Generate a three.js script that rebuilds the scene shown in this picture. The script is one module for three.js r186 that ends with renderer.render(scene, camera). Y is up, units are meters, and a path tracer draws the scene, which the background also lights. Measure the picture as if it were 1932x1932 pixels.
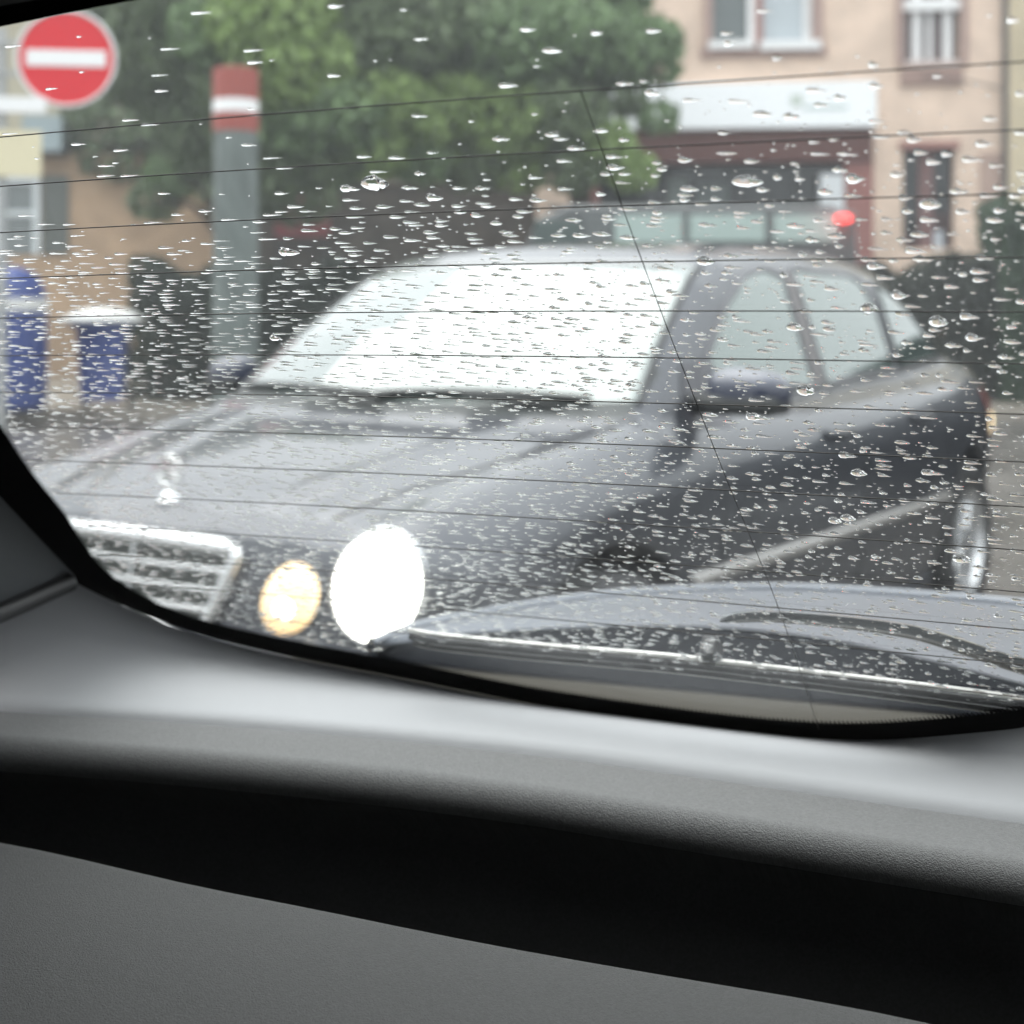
import * as THREE from 'three';
import { mergeGeometries, mergeVertices } from 'three/addons/utils/BufferGeometryUtils.js';
import { RoundedBoxGeometry } from 'three/addons/geometries/RoundedBoxGeometry.js';
import { ImprovedNoise } from 'three/addons/math/ImprovedNoise.js';

// ------------------------------------------------------------------ camera, sky, sun, exposure
const scene = new THREE.Scene();
const FPX = 2600, HPY = 590, EYE = 1.2247;               // focal length and horizon in 1932-pixel picture units
const camera = new THREE.PerspectiveCamera(2 * Math.atan(966 / FPX) * 180 / Math.PI, 1, 0.02, 400);
camera.position.set(0, EYE, 0);
camera.setViewOffset(1024, 1024, 0, Math.round((966 - HPY) * 1024 / 1932), 1024, 1024);
camera.focus = 0.74;
camera.userData.fStop = 7;

const renderer = new THREE.WebGLRenderer({ antialias: true });
renderer.setSize(1024, 1024);
renderer.toneMapping = THREE.LinearToneMapping;
renderer.toneMappingExposure = 3.2;
renderer.shadowMap.enabled = true;

let seed = 20240611;
function rnd() { seed = (seed + 0x6d2b79f5) | 0; let t = Math.imul(seed ^ (seed >>> 15), 1 | seed); t = (t + Math.imul(t ^ (t >>> 7), 61 | t)) ^ t; return ((t ^ (t >>> 14)) >>> 0) / 4294967296; }
const rr = (a, b) => a + (b - a) * rnd();
const noise = new ImprovedNoise();
const clamp = (x, a = 0, b = 1) => Math.min(b, Math.max(a, x));
const lerp = (a, b, t) => a + (b - a) * t;
const sstep = (a, b, x) => { const t = clamp((x - a) / (b - a)); return t * t * (3 - 2 * t); };

// overcast sky: brighter towards the zenith, thin uneven cloud
{
  const w = 256, h = 128, d = new Float32Array(w * h * 4);
  for (let j = 0; j < h; j++) for (let i = 0; i < w; i++) {
    const el = ((j + 0.5) / h - 0.5) * Math.PI, az = (i + 0.5) / w * 2 * Math.PI - Math.PI;
    const x = Math.cos(el) * Math.cos(az), y = Math.sin(el), z = Math.cos(el) * Math.sin(az);
    let l = 0.42 + 0.62 * Math.pow(Math.max(0, y), 0.9);
    const n = noise.noise(x * 3.1, y * 5.2, z * 3.1) * 0.5 + noise.noise(x * 7, y * 11, z * 7 + 9) * 0.25;
    l *= 1 + 0.16 * n;
    const k = (j * w + i) * 4;
    d[k] = l * 0.965; d[k + 1] = l * 0.995; d[k + 2] = l * 1.02; d[k + 3] = 1;
  }
  const t = new THREE.DataTexture(d, w, h, THREE.RGBAFormat, THREE.FloatType);
  t.mapping = THREE.EquirectangularReflectionMapping; t.magFilter = THREE.LinearFilter; t.minFilter = THREE.LinearFilter; t.needsUpdate = true;
  scene.background = t; scene.environment = t;
  scene.backgroundIntensity = 1.0; scene.environmentIntensity = 1.0;
}
const sun = new THREE.DirectionalLight(new THREE.Color(1, 0.97, 0.93), 0.7);
sun.position.set(-9, 25, -6); sun.castShadow = true; sun.shadow.radius = 125;
Object.assign(sun.shadow.camera, { left: -30, right: 30, top: 30, bottom: -30, near: 1, far: 80 });
scene.add(sun);

// ------------------------------------------------------------------ helpers
const V = (x, y, z) => new THREE.Vector3(x, y, z);
const at = (px, py, d) => V((px - 966) / FPX * d, EYE - (py - HPY) / FPX * d, -d);     // picture point at a depth
const used = {};
function numbered(n) { const k = used[n] = (used[n] ?? -1) + 1; return k ? n + '_' + String(k).padStart(3, '0') : n; }
function tag(o, label, category, group, kind) { o.userData = { label, category }; if (group) o.userData.group = group; if (kind) o.userData.kind = kind; return o; }
function thing(name, pos, label, category, group, turn = 0) {
  const o = new THREE.Group(); o.name = numbered(name); o.position.copy(pos); o.rotation.y = turn; scene.add(o);
  return tag(o, label, category, group);
}
function prep(g) {
  g = g.index ? g.toNonIndexed() : g;
  for (const k of Object.keys(g.attributes)) if (!['position', 'normal', 'uv'].includes(k)) g.deleteAttribute(k);
  if (!g.attributes.uv) g.setAttribute('uv', new THREE.BufferAttribute(new Float32Array(g.attributes.position.count * 2), 2));
  if (!g.attributes.normal) g.computeVertexNormals();
  return g;
}
function part(name, geos, mat, parent, label, kind) {
  geos = [].concat(geos);
  const g = geos.length === 1 ? geos[0] : mergeGeometries(geos.map(prep));
  const m = new THREE.Mesh(g, mat); m.name = parent === scene ? numbered(name) : name; m.castShadow = m.receiveShadow = true;
  if (label) m.userData.label = label;
  if (kind) m.userData.kind = kind;
  parent.add(m); return m;
}
const box = (w, h, d, x, y, z, r = 0) => (r ? new RoundedBoxGeometry(w, h, d, 2, r) : new THREE.BoxGeometry(w, h, d)).translate(x, y, z);
const cyl = (r0, r1, h, x, y, z, n = 20) => new THREE.CylinderGeometry(r0, r1, h, n).translate(x, y, z);
const tube = (pts, r, n = 24, s = 8, closed = false) => new THREE.TubeGeometry(new THREE.CatmullRomCurve3(pts, closed, 'centripetal'), n, r, s, closed);
function gridGeo(nu, nv, f, flip = false) {       // surface from f(u, v) -> Vector3
  const p = [], uv = [], ix = [];
  for (let j = 0; j <= nv; j++) for (let i = 0; i <= nu; i++) { const q = f(i / nu, j / nv); p.push(q.x, q.y, q.z); uv.push(i / nu, j / nv); }
  for (let j = 0; j < nv; j++) for (let i = 0; i < nu; i++) {
    const a = j * (nu + 1) + i, b = a + 1, c = a + nu + 1, d = c + 1;
    flip ? ix.push(a, c, b, b, c, d) : ix.push(a, b, c, b, d, c);
  }
  const g = new THREE.BufferGeometry();
  g.setAttribute('position', new THREE.Float32BufferAttribute(p, 3)); g.setAttribute('uv', new THREE.Float32BufferAttribute(uv, 2)); g.setIndex(ix); g.computeVertexNormals();
  return g;
}
const col = (r, g, b) => new THREE.Color().setRGB(r, g, b);
function std(r, g, b, rough = 0.7, extra = {}) { return new THREE.MeshStandardMaterial({ color: col(r, g, b), roughness: rough, ...extra }); }
function phys(r, g, b, rough, extra = {}) { return new THREE.MeshPhysicalMaterial({ color: col(r, g, b), roughness: rough, ...extra }); }
function tex(n, f, srgb, rx = 1, ry = 1) {          // f(u, v) -> [r, g, b] 0..1
  const d = new Uint8Array(n * n * 4);
  for (let j = 0; j < n; j++) for (let i = 0; i < n; i++) { const c = f(i / n, j / n), k = (j * n + i) * 4; for (let q = 0; q < 3; q++) d[k + q] = clamp(c[q]) * 255; d[k + 3] = 255; }
  const t = new THREE.DataTexture(d, n, n); t.wrapS = t.wrapT = THREE.RepeatWrapping; t.magFilter = THREE.LinearFilter; t.minFilter = THREE.LinearFilter;
  if (srgb) t.colorSpace = THREE.SRGBColorSpace; t.repeat.set(rx, ry); t.needsUpdate = true; return t;
}
const pn = (u, v, k, o = 0) => {   // tiling noise
  const a = u * 2 * Math.PI, b = v * 2 * Math.PI, R = k / 6.283;
  return noise.noise(Math.cos(a) * R + o, Math.sin(a) * R + Math.cos(b) * R * 1.3, Math.sin(b) * R + o * 2);
};
function mottle(n, base, amt, k, srgb = true) { return tex(n, (u, v) => { const q = pn(u, v, k) + 0.5 * pn(u, v, k * 3, 5) + 0.3 * pn(u, v, k * 9, 11); return base.map((c) => c * (1 + amt * q)); }, srgb); }
function uvMetres(g, s = 1) {  // planar uv by dominant axis
  const p = g.attributes.position, n = g.attributes.normal, uv = new Float32Array(p.count * 2);
  for (let i = 0; i < p.count; i++) {
    const ax = Math.abs(n.getX(i)), ay = Math.abs(n.getY(i)), az = Math.abs(n.getZ(i));
    const [a, b] = ay > ax && ay > az ? [p.getX(i), p.getZ(i)] : ax > az ? [p.getZ(i), p.getY(i)] : [p.getX(i), p.getY(i)];
    uv[2 * i] = a * s; uv[2 * i + 1] = b * s;
  }
  g.setAttribute('uv', new THREE.BufferAttribute(uv, 2)); return g;
}

scene.fog = new THREE.FogExp2(new THREE.Color(0.93, 0.96, 1.0), 0.0045);      // rain haze

// ------------------------------------------------------------------ ground
const wetNoise = tex(256, (u, v) => { const q = pn(u, v, 8) + 0.6 * pn(u, v, 25, 3); const r = 0.34 + 0.22 * q; return [r, r, r]; }, false);
const grit = tex(256, () => { const r = rnd(); return [r, r, r]; }, false);
const roadMap = mottle(256, [0.33, 0.32, 0.31], 0.22, 6);
{
  const g = new THREE.PlaneGeometry(240, 240, 1, 1).rotateX(-Math.PI / 2); uvMetres(g, 0.25);
  const m = new THREE.MeshStandardMaterial({ map: roadMap, roughnessMap: wetNoise, roughness: 1, bumpMap: grit, bumpScale: 0.002 });
  const o = part('road', g, m, scene); tag(o, 'wet grey asphalt road surface', undefined, undefined, 'structure'); delete o.userData.category;
  const pv = std(0.30, 0.27, 0.23, 0.35, { map: mottle(128, [0.95, 0.95, 0.95], 0.15, 9) });
  const pave = part('pavement', uvMetres(box(60, 0.13, 9, 0, 0.065, -20.2, 0), 0.3), pv, scene); tag(pave, 'pale damp pavement with kerb along the far side of the road', undefined, undefined, 'structure'); delete pave.userData.category;
}

// ------------------------------------------------------------------ buildings
const plaster = std(1, 1, 1, 0.9, { map: mottle(256, [0.84, 0.75, 0.68], 0.08, 5) });
const plasterLight = std(1, 1, 1, 0.9, { map: mottle(256, [0.80, 0.76, 0.66], 0.08, 5) });
const trimPink = std(0.33, 0.19, 0.17, 0.8);
const whitePaint = std(0.8, 0.8, 0.8, 0.55);
const winGlass = phys(0.10, 0.12, 0.12, 0.06, { ior: 1.6 });
const winGlassPale = phys(0.42, 0.47, 0.50, 0.08, { ior: 1.6 });
const shopDark = phys(0.018, 0.02, 0.022, 0.08);
const maroon = std(0.10, 0.038, 0.032, 0.8);
const darkMetal = std(0.03, 0.03, 0.032, 0.5);
{
  // facade plane: through the shop, receding slightly to the right; local x along the wall to the right, z out of the wall
  const D = 20, turn = -0.10, o = at(1440, HPY + EYE / D * FPX, D); o.y = 0;
  const b = thing('corner_building', o, 'beige plastered building with a ground floor shop under a white fascia', 'building', undefined, turn);
  const S = (px) => (px - 1440) / FPX * D, Y = (py) => EYE - (py - HPY) / FPX * D;   // picture to wall metres
  const rect = (x0, x1, y0, y1, z0, z1) => box(S(x1) - S(x0), Y(y0) - Y(y1), z1 - z0, (S(x0) + S(x1)) / 2, (Y(y0) + Y(y1)) / 2, (z0 + z1) / 2);
  // wall with openings as pieces between them
  const wallPieces = [];
  const holes = [[1338, 1540, -150, 88], [1697, 1803, -150, 128], [1130, 1592, 250, 749], [1697, 1792, 282, 470]];
  const xs = [1010, ...holes.flatMap((h) => [h[0], h[1]]), 1890].sort((a, c) => a - c).filter((x, i, a) => i === 0 || x !== a[i - 1]);
  for (let i = 0; i < xs.length - 1; i++) {
    const hs = holes.filter((h) => h[0] <= xs[i] && h[1] >= xs[i + 1]).sort((a, c) => a[2] - c[2]);
    let y = -460;
    for (const h of [...hs, [0, 0, 749, 749]]) { if (h[2] > y) wallPieces.push(rect(xs[i], xs[i + 1], y, h[2], -0.35, 0)); y = Math.max(y, h[3]); }
  }
  part('wall', uvMetres(prep(mergeGeometries(wallPieces.map(prep))), 0.35), plaster, b);
  part('rear_wall', rect(1010, 1890, -460, 749, -6.2, -6), plaster, b);
  part('side_wall', box(0.3, 8.9, 5.6, S(1890) - 0.15, 4.45, -3.2), plaster, b); part('side_wall', box(0.3, 8.9, 5.6, S(1010) + 0.15, 4.45, -3.2), plaster, b);
  part('roof', rect(990, 1910, -500, -460, -6.4, 0.35), std(0.12, 0.06, 0.05, 0.8), b);
  // upper windows
  const w1 = part('window', [rect(1330, 1345, -150, 88, 0, 0.06), rect(1530, 1550, -150, 88, 0, 0.06), rect(1322, 1558, 88, 108, 0, 0.05)], std(0.36, 0.25, 0.22, 0.85), b, 'upper window with pinkish surround and white sills');
  part('pane', [rect(1345, 1412, -150, 82, -0.17, -0.15)], winGlass, w1); part('pane', [rect(1438, 1530, -150, 82, -0.17, -0.15)], winGlassPale, w1);
  part('frame', [rect(1412, 1424, -150, 80, -0.15, -0.06), rect(1338, 1345, -150, 80, -0.15, -0.06), rect(1516, 1530, -150, 80, -0.15, -0.06)], whitePaint, w1);
  part('mullion', rect(1424, 1440, -150, 82, -0.2, -0.04), trimPink, w1);
  part('sill', rect(1338, 1422, 78, 92, -0.1, 0.14), whitePaint, w1); part('sill', rect(1434, 1545, 80, 96, -0.1, 0.14), whitePaint, w1);
  const w2 = part('window', [rect(1685, 1697, -150, 128, 0, 0.05), rect(1803, 1815, -150, 128, 0, 0.05)], std(0.36, 0.25, 0.22, 0.85), b, 'narrow upper window with white bars');
  part('pane', rect(1697, 1803, -150, 128, -0.2, -0.18), phys(0.13, 0.10, 0.10, 0.1), w2);
  part('frame', [rect(1718, 1732, -150, 124, -0.18, -0.1), rect(1775, 1788, -150, 124, -0.18, -0.1), rect(1745, 1752, 25, 124, -0.18, -0.12)], whitePaint, w2);
  part('transom', rect(1699, 1803, 4, 24, -0.18, -0.02), whitePaint, w2);
  part('sill', rect(1700, 1800, 120, 131, -0.15, 0.05), std(0.55, 0.45, 0.42, 0.8), w2); part('apron', rect(1692, 1806, 136, 166, 0, 0.05), std(0.30, 0.20, 0.17, 0.85), w2);
  // shop front
  const sign = part('shop_fascia', rect(1118, 1645, 160, 244, 0.02, 0.22), std(0.86, 0.88, 0.90, 0.5), b, 'white shop fascia board');
  part('emblem', rect(1488, 1510, 184, 204, 0.22, 0.225), std(0.50, 0.56, 0.50, 0.6), sign); part('lettering', rect(1512, 1592, 205, 211, 0.22, 0.225), std(0.42, 0.52, 0.50, 0.6), sign);
  part('awning_box', rect(1140, 1640, 246, 306, -0.1, 0.12), maroon, b);
  part('shop_pillar', rect(1590, 1642, 306, 749, -0.2, 0.05), std(0.27, 0.115, 0.10, 0.8), b, 'dull red shop pillar'); part('shop_pillar', rect(1090, 1130, 250, 749, -0.2, 0.05), std(0.20, 0.08, 0.07, 0.8), b);
  const sw = part('shop_window', rect(1130, 1590, 306, 640, -0.32, -0.28), shopDark, b, 'dark shop window');
  part('window_post', [rect(1252, 1262, 306, 640, -0.28, -0.2), rect(1385, 1395, 306, 640, -0.28, -0.2), rect(1500, 1508, 306, 640, -0.28, -0.2)], darkMetal, sw);
  part('poster', rect(1262, 1300, 330, 395, -0.279, -0.275), std(0.16, 0.19, 0.18, 0.5), sw); part('poster', rect(1318, 1378, 340, 395, -0.279, -0.275), std(0.10, 0.12, 0.12, 0.5), sw);
  part('white_box', rect(1545, 1588, 330, 402, -0.2, 0.1), std(0.62, 0.64, 0.66, 0.6), b);
  part('plinth', rect(1130, 1590, 640, 749, -0.32, -0.2), std(0.10, 0.09, 0.085, 0.8), b);
  // ground-floor door
  const dr = part('door', rect(1697, 1792, 282, 470, -0.25, -0.2), std(0.05, 0.025, 0.025, 0.6), b, 'dark door with red brown posts');
  part('pane', [rect(1704, 1728, 292, 440, -0.2, -0.19), rect(1758, 1786, 292, 400, -0.2, -0.19)], shopDark, dr); part('post', rect(1730, 1756, 286, 470, -0.2, -0.12), std(0.17, 0.09, 0.085, 0.7), dr);
  part('notice', rect(1752, 1775, 435, 470, -0.19, -0.17), std(0.5, 0.55, 0.6, 0.6), dr);
  part('lintel', rect(1690, 1800, 270, 284, -0.1, 0.05), std(0.30, 0.15, 0.13, 0.8), b);
  part('panel', [rect(1836, 1884, 292, 305, 0, 0.04), rect(1836, 1884, 305, 420, 0, 0.03)], std(0.42, 0.30, 0.25, 0.85), b, 'pinkish panel on the wall');
  part('drainpipe', cyl(0.05, 0.05, 9, S(1880), 4.5, 0.1, 12), std(0.09, 0.075, 0.065, 0.5), b);
  part('cable', tube([V(S(1730), Y(150), 0.1), V(S(1800), Y(160), 0.16), V(S(1886), Y(180), 0.1)], 0.012, 12, 6), darkMetal, b);
  // neighbour on the right
  const o2 = at(1910, HPY + EYE / 20.5 * FPX, 20.5); o2.y = 0;
  const nb = thing('neighbour_building', V(o2.x + 2.52, 0, o2.z), 'pale cream building beside the beige one, past the drainpipe', 'building', undefined, turn);
  part('wall', uvMetres(prep(box(5, 9, 5, 0, 4.5, -2.6)), 0.3), plasterLight, nb); part('roof', box(5.2, 0.2, 5.4, 0, 9.1, -2.6), std(0.12, 0.06, 0.05, 0.8), nb);
  const nw = part('window', box(1.1, 1.5, 0.1, 0.3, 4.4, 0), whitePaint, nb); part('pane', box(0.9, 1.3, 0.04, 0.3, 4.4, 0.06), winGlass, nw);

  // building far left
  const D2 = 24, o3 = at(150, HPY, D2); o3.y = 0;
  const lb = thing('tan_building', o3, 'tan plastered building far left behind the road sign', 'building', undefined, 0.05);
  const S2 = (px) => (px - 150) / FPX * D2, Y2 = (py) => EYE - (py - HPY) / FPX * D2;
  const r2 = (x0, x1, y0, y1, z0, z1) => box(S2(x1) - S2(x0), Y2(y0) - Y2(y1), z1 - z0, (S2(x0) + S2(x1)) / 2, (Y2(y0) + Y2(y1)) / 2, (z0 + z1) / 2);
  const tanMat = std(1, 1, 1, 0.9, { map: mottle(128, [0.66, 0.56, 0.46], 0.12, 6) });
  part('wall', uvMetres(prep(r2(-500, 398, 286, 723, -5, 0)), 0.3), tanMat, lb);
  part('upper_wall', uvMetres(prep(r2(-500, 250, -20, 268, -5, -0.1)), 0.3), std(0.44, 0.40, 0.30, 0.9), lb);
  part('eaves', r2(-520, 130, 268, 296, -5, 0.3), std(0.06, 0.05, 0.04, 0.8), lb);
  part('roof', r2(-520, 260, -50, -20, -5.2, 0.3), std(0.10, 0.06, 0.05, 0.8), lb);
  const lw = part('window', [r2(-70, 78, 330, 346, 0, 0.08), r2(66, 78, 346, 480, 0, 0.08), r2(-6, 10, 346, 480, 0, 0.08), r2(-70, -58, 346, 480, 0, 0.08), r2(-58, 66, 398, 408, 0, 0.07)], std(0.62, 0.66, 0.68, 0.6), lb, 'white framed window of the tan building');
  part('pane', r2(-58, 66, 346, 480, -0.05, 0.02), phys(0.16, 0.18, 0.18, 0.08), lw);
  part('shutter', r2(82, 130, 330, 480, 0, 0.05), std(0.10, 0.11, 0.10, 0.8), lb);
  part('awning', r2(60, 130, 225, 290, 0, 0.5), std(0.28, 0.34, 0.36, 0.7), lb, 'pale blue grey awning');
  // brown wall in the middle distance and the red board on it
  const bw = thing('brown_wall', at(800, HPY, 22).setY(0), 'long dull brown wall in the middle distance', 'wall');
  part('wall_face', uvMetres(prep(box(6.6, 3.25, 0.3, 0, 1.62, 0)), 0.4), std(1, 1, 1, 0.95, { map: mottle(128, [0.29, 0.265, 0.24], 0.22, 7) }), bw); part('coping', box(6.7, 0.09, 0.42, 0, 3.295, 0), std(0.16, 0.13, 0.11, 0.9), bw);
  part('pilaster', box(0.4, 3.25, 0.36, 1.98, 1.62, 0.05), std(0.20, 0.085, 0.08, 0.9), bw, 'reddish pilaster');
  const rb = thing('notice_board', at(570, 420, 21.5), 'dark red board on legs before the brown wall', 'board');
  part('board', box(0.85, 0.62, 0.05, 0, 0.1, 0), std(0.20, 0.045, 0.05, 0.7), rb); part('paper', box(0.5, 0.16, 0.01, -0.1, 0.08, 0.032), std(0.30, 0.16, 0.16, 0.7), rb);
  part('leg', box(0.06, 2.5, 0.06, -0.36, -1.43, -0.03), darkMetal, rb); part('leg', box(0.06, 2.5, 0.06, 0.36, -1.43, -0.03), darkMetal, rb);
}

// ------------------------------------------------------------------ trees and hedges
const leafShape = (() => { const s = new THREE.PlaneGeometry(1, 1, 1, 2); const p = s.attributes.position; for (let i = 0; i < p.count; i++) { const y = p.getY(i); p.setX(i, p.getX(i) * (Math.abs(y) > 0.4 ? 0.15 : 0.75)); p.setZ(i, -y * y * 0.3); } return s; })();
function foliage(n, place, size) {                 // many small leaf faces at place() -> Vector3
  const base = leafShape.toNonIndexed(), bp = base.attributes.position, c = bp.count, P = new Float32Array(n * c * 3), C = new Float32Array(n * c * 3);
  const m = new THREE.Matrix4(), q = new THREE.Quaternion(), e = new THREE.Euler(), v = V(0, 0, 0);
  for (let i = 0; i < n; i++) {
    const [p, tint] = place(i), s = size * rr(0.6, 1.3);
    q.setFromEuler(e.set(rr(-1.2, 0.6), rr(0, 6.28), rr(-0.6, 0.6))); m.compose(p, q, V(s, s, s));
    const k = rr(0.75, 1.25), cr = tint[0] * k, cg = tint[1] * k, cb = tint[2] * k;
    for (let j = 0; j < c; j++) { v.fromBufferAttribute(bp, j).applyMatrix4(m); P.set([v.x, v.y, v.z], (i * c + j) * 3); C.set([cr, cg, cb], (i * c + j) * 3); }
  }
  const g = new THREE.BufferGeometry(); g.setAttribute('position', new THREE.BufferAttribute(P, 3)); g.setAttribute('color', new THREE.BufferAttribute(C, 3)); g.computeVertexNormals(); return g;
}
const leafMat = new THREE.MeshPhysicalMaterial({ vertexColors: true, roughness: 0.75, transmission: 0.3, thickness: 0, side: THREE.DoubleSide });
const bark = std(0.07, 0.055, 0.042, 0.95);
function inBall() { let x, y, z; do { x = rr(-1, 1); y = rr(-1, 1); z = rr(-1, 1); } while (x * x + y * y + z * z > 1); return V(x, y, z); }
function tree(pos, trunkH, clumps, n, label, tint, leaf = 0.13) {          // clumps: [x, y, z, r] around the base
  const t = thing('street_tree', pos, label, 'tree', 'trees before the buildings');
  const tr = part('trunk', tube([V(0, 0, 0), V(0.06, trunkH * 0.5, 0.03), V(0, trunkH, 0)], 0.14, 12, 10), bark, t);
  for (const c of clumps.slice(0, 7)) part('limb', tube([V(0, trunkH * 0.75, 0), V(c[0] * 0.5, lerp(trunkH, c[1], 0.6), c[2] * 0.5), V(c[0], c[1], c[2])], 0.045, 8, 6), bark, tr);
  const w = clumps.map((c) => c[3] ** 2.4), sum = w.reduce((a, b) => a + b);
  const g = foliage(n, () => {
    let k = rnd() * sum, i = 0; while ((k -= w[i]) > 0 && i < w.length - 1) i++;
    const c = clumps[i], b = inBall(), s = Math.pow(b.length(), -0.45); b.multiplyScalar(s);
    return [V(c[0] + b.x * c[3], c[1] + b.y * c[3] * 0.72, c[2] + b.z * c[3]), c[4] || tint];
  }, leaf);
  part('crown', g, leafMat, t);
  return t;
}
{
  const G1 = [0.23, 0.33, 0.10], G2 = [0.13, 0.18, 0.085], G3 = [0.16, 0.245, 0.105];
  const mk = (base, list) => list.map(([px, py, d, r, t]) => { const p = at(px, py, d); return [p.x - base.x, p.y, p.z - base.z, r, t]; });
  let b = at(446, HPY, 16).setY(0);
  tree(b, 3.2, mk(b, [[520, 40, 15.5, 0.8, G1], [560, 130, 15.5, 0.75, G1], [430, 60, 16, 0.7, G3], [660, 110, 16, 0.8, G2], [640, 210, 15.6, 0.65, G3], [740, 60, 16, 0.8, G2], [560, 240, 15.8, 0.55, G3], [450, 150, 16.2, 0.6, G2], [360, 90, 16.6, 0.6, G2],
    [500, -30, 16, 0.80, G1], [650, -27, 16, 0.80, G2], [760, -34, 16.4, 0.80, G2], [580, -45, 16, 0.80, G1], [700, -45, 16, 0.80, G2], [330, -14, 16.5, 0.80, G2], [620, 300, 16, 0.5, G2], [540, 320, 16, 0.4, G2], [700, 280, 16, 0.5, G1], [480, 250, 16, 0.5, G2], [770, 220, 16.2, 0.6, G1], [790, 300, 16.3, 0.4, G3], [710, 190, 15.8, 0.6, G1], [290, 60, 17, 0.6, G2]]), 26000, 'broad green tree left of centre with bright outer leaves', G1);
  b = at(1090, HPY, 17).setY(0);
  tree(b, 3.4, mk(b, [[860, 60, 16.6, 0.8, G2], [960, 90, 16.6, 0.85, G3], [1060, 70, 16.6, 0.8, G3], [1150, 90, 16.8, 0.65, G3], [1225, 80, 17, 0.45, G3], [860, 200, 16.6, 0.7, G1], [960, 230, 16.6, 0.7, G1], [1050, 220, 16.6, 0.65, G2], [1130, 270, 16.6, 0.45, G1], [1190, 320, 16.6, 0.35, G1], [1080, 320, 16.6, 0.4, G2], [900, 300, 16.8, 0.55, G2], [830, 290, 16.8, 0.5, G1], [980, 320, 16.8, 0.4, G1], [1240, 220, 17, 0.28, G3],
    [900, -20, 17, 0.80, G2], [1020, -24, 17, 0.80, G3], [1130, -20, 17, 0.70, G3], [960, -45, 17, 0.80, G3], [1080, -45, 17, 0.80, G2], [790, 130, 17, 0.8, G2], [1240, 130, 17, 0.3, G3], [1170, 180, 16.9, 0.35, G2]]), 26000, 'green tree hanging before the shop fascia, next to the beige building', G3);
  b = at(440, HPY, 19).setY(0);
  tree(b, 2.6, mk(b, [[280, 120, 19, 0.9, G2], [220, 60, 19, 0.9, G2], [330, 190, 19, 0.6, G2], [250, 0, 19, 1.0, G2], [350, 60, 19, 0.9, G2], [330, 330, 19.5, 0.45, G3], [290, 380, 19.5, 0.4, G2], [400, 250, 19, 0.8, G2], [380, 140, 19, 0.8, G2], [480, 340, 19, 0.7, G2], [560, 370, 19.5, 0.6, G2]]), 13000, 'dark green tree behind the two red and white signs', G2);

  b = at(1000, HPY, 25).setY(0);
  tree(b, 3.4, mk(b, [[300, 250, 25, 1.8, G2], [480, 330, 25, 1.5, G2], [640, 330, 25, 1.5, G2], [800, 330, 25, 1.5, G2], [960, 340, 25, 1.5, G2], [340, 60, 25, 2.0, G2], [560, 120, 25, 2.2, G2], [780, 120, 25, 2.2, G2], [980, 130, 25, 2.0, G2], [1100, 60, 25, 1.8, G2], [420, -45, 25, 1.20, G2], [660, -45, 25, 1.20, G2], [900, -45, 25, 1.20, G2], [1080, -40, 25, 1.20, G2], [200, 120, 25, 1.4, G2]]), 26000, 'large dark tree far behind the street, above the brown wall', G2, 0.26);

  function hedge(pos, w, h, d, n, tint, label, name, cat, size = 0.11) {
    const t = thing(name, pos, label, cat);
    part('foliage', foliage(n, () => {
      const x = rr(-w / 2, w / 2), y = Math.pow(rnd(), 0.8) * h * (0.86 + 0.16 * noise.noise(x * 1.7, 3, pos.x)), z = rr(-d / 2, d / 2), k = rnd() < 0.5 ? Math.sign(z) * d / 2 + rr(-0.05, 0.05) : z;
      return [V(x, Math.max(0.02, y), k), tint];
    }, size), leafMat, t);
    for (const k of [-0.4, -0.2, 0, 0.2, 0.4]) part('stem', tube([V(k * w, 0, 0), V(k * w + 0.05, h * 0.35, 0.02), V(k * w, h * 0.75, 0)], 0.025, 6, 6), bark, t);
  }
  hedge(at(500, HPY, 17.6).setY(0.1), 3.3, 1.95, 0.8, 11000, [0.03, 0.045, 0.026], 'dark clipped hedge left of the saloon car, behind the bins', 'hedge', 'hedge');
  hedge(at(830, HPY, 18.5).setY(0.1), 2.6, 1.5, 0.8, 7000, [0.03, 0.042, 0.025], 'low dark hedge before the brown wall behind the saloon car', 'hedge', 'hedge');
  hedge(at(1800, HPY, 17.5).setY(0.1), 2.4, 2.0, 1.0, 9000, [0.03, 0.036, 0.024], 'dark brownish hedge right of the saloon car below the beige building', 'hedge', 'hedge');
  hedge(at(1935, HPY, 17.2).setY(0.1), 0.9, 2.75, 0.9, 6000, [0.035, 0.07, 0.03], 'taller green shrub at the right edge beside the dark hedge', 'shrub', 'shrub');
  hedge(at(2700, HPY, 16).setY(0.1), 7, 2.3, 1.2, 12000, [0.03, 0.045, 0.025], 'unseen long dark hedge added at the right for the saloon flank to mirror', 'hedge', 'hedge', 0.16);  // out of view, added to darken what the saloon car's flank mirrors
}

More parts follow.
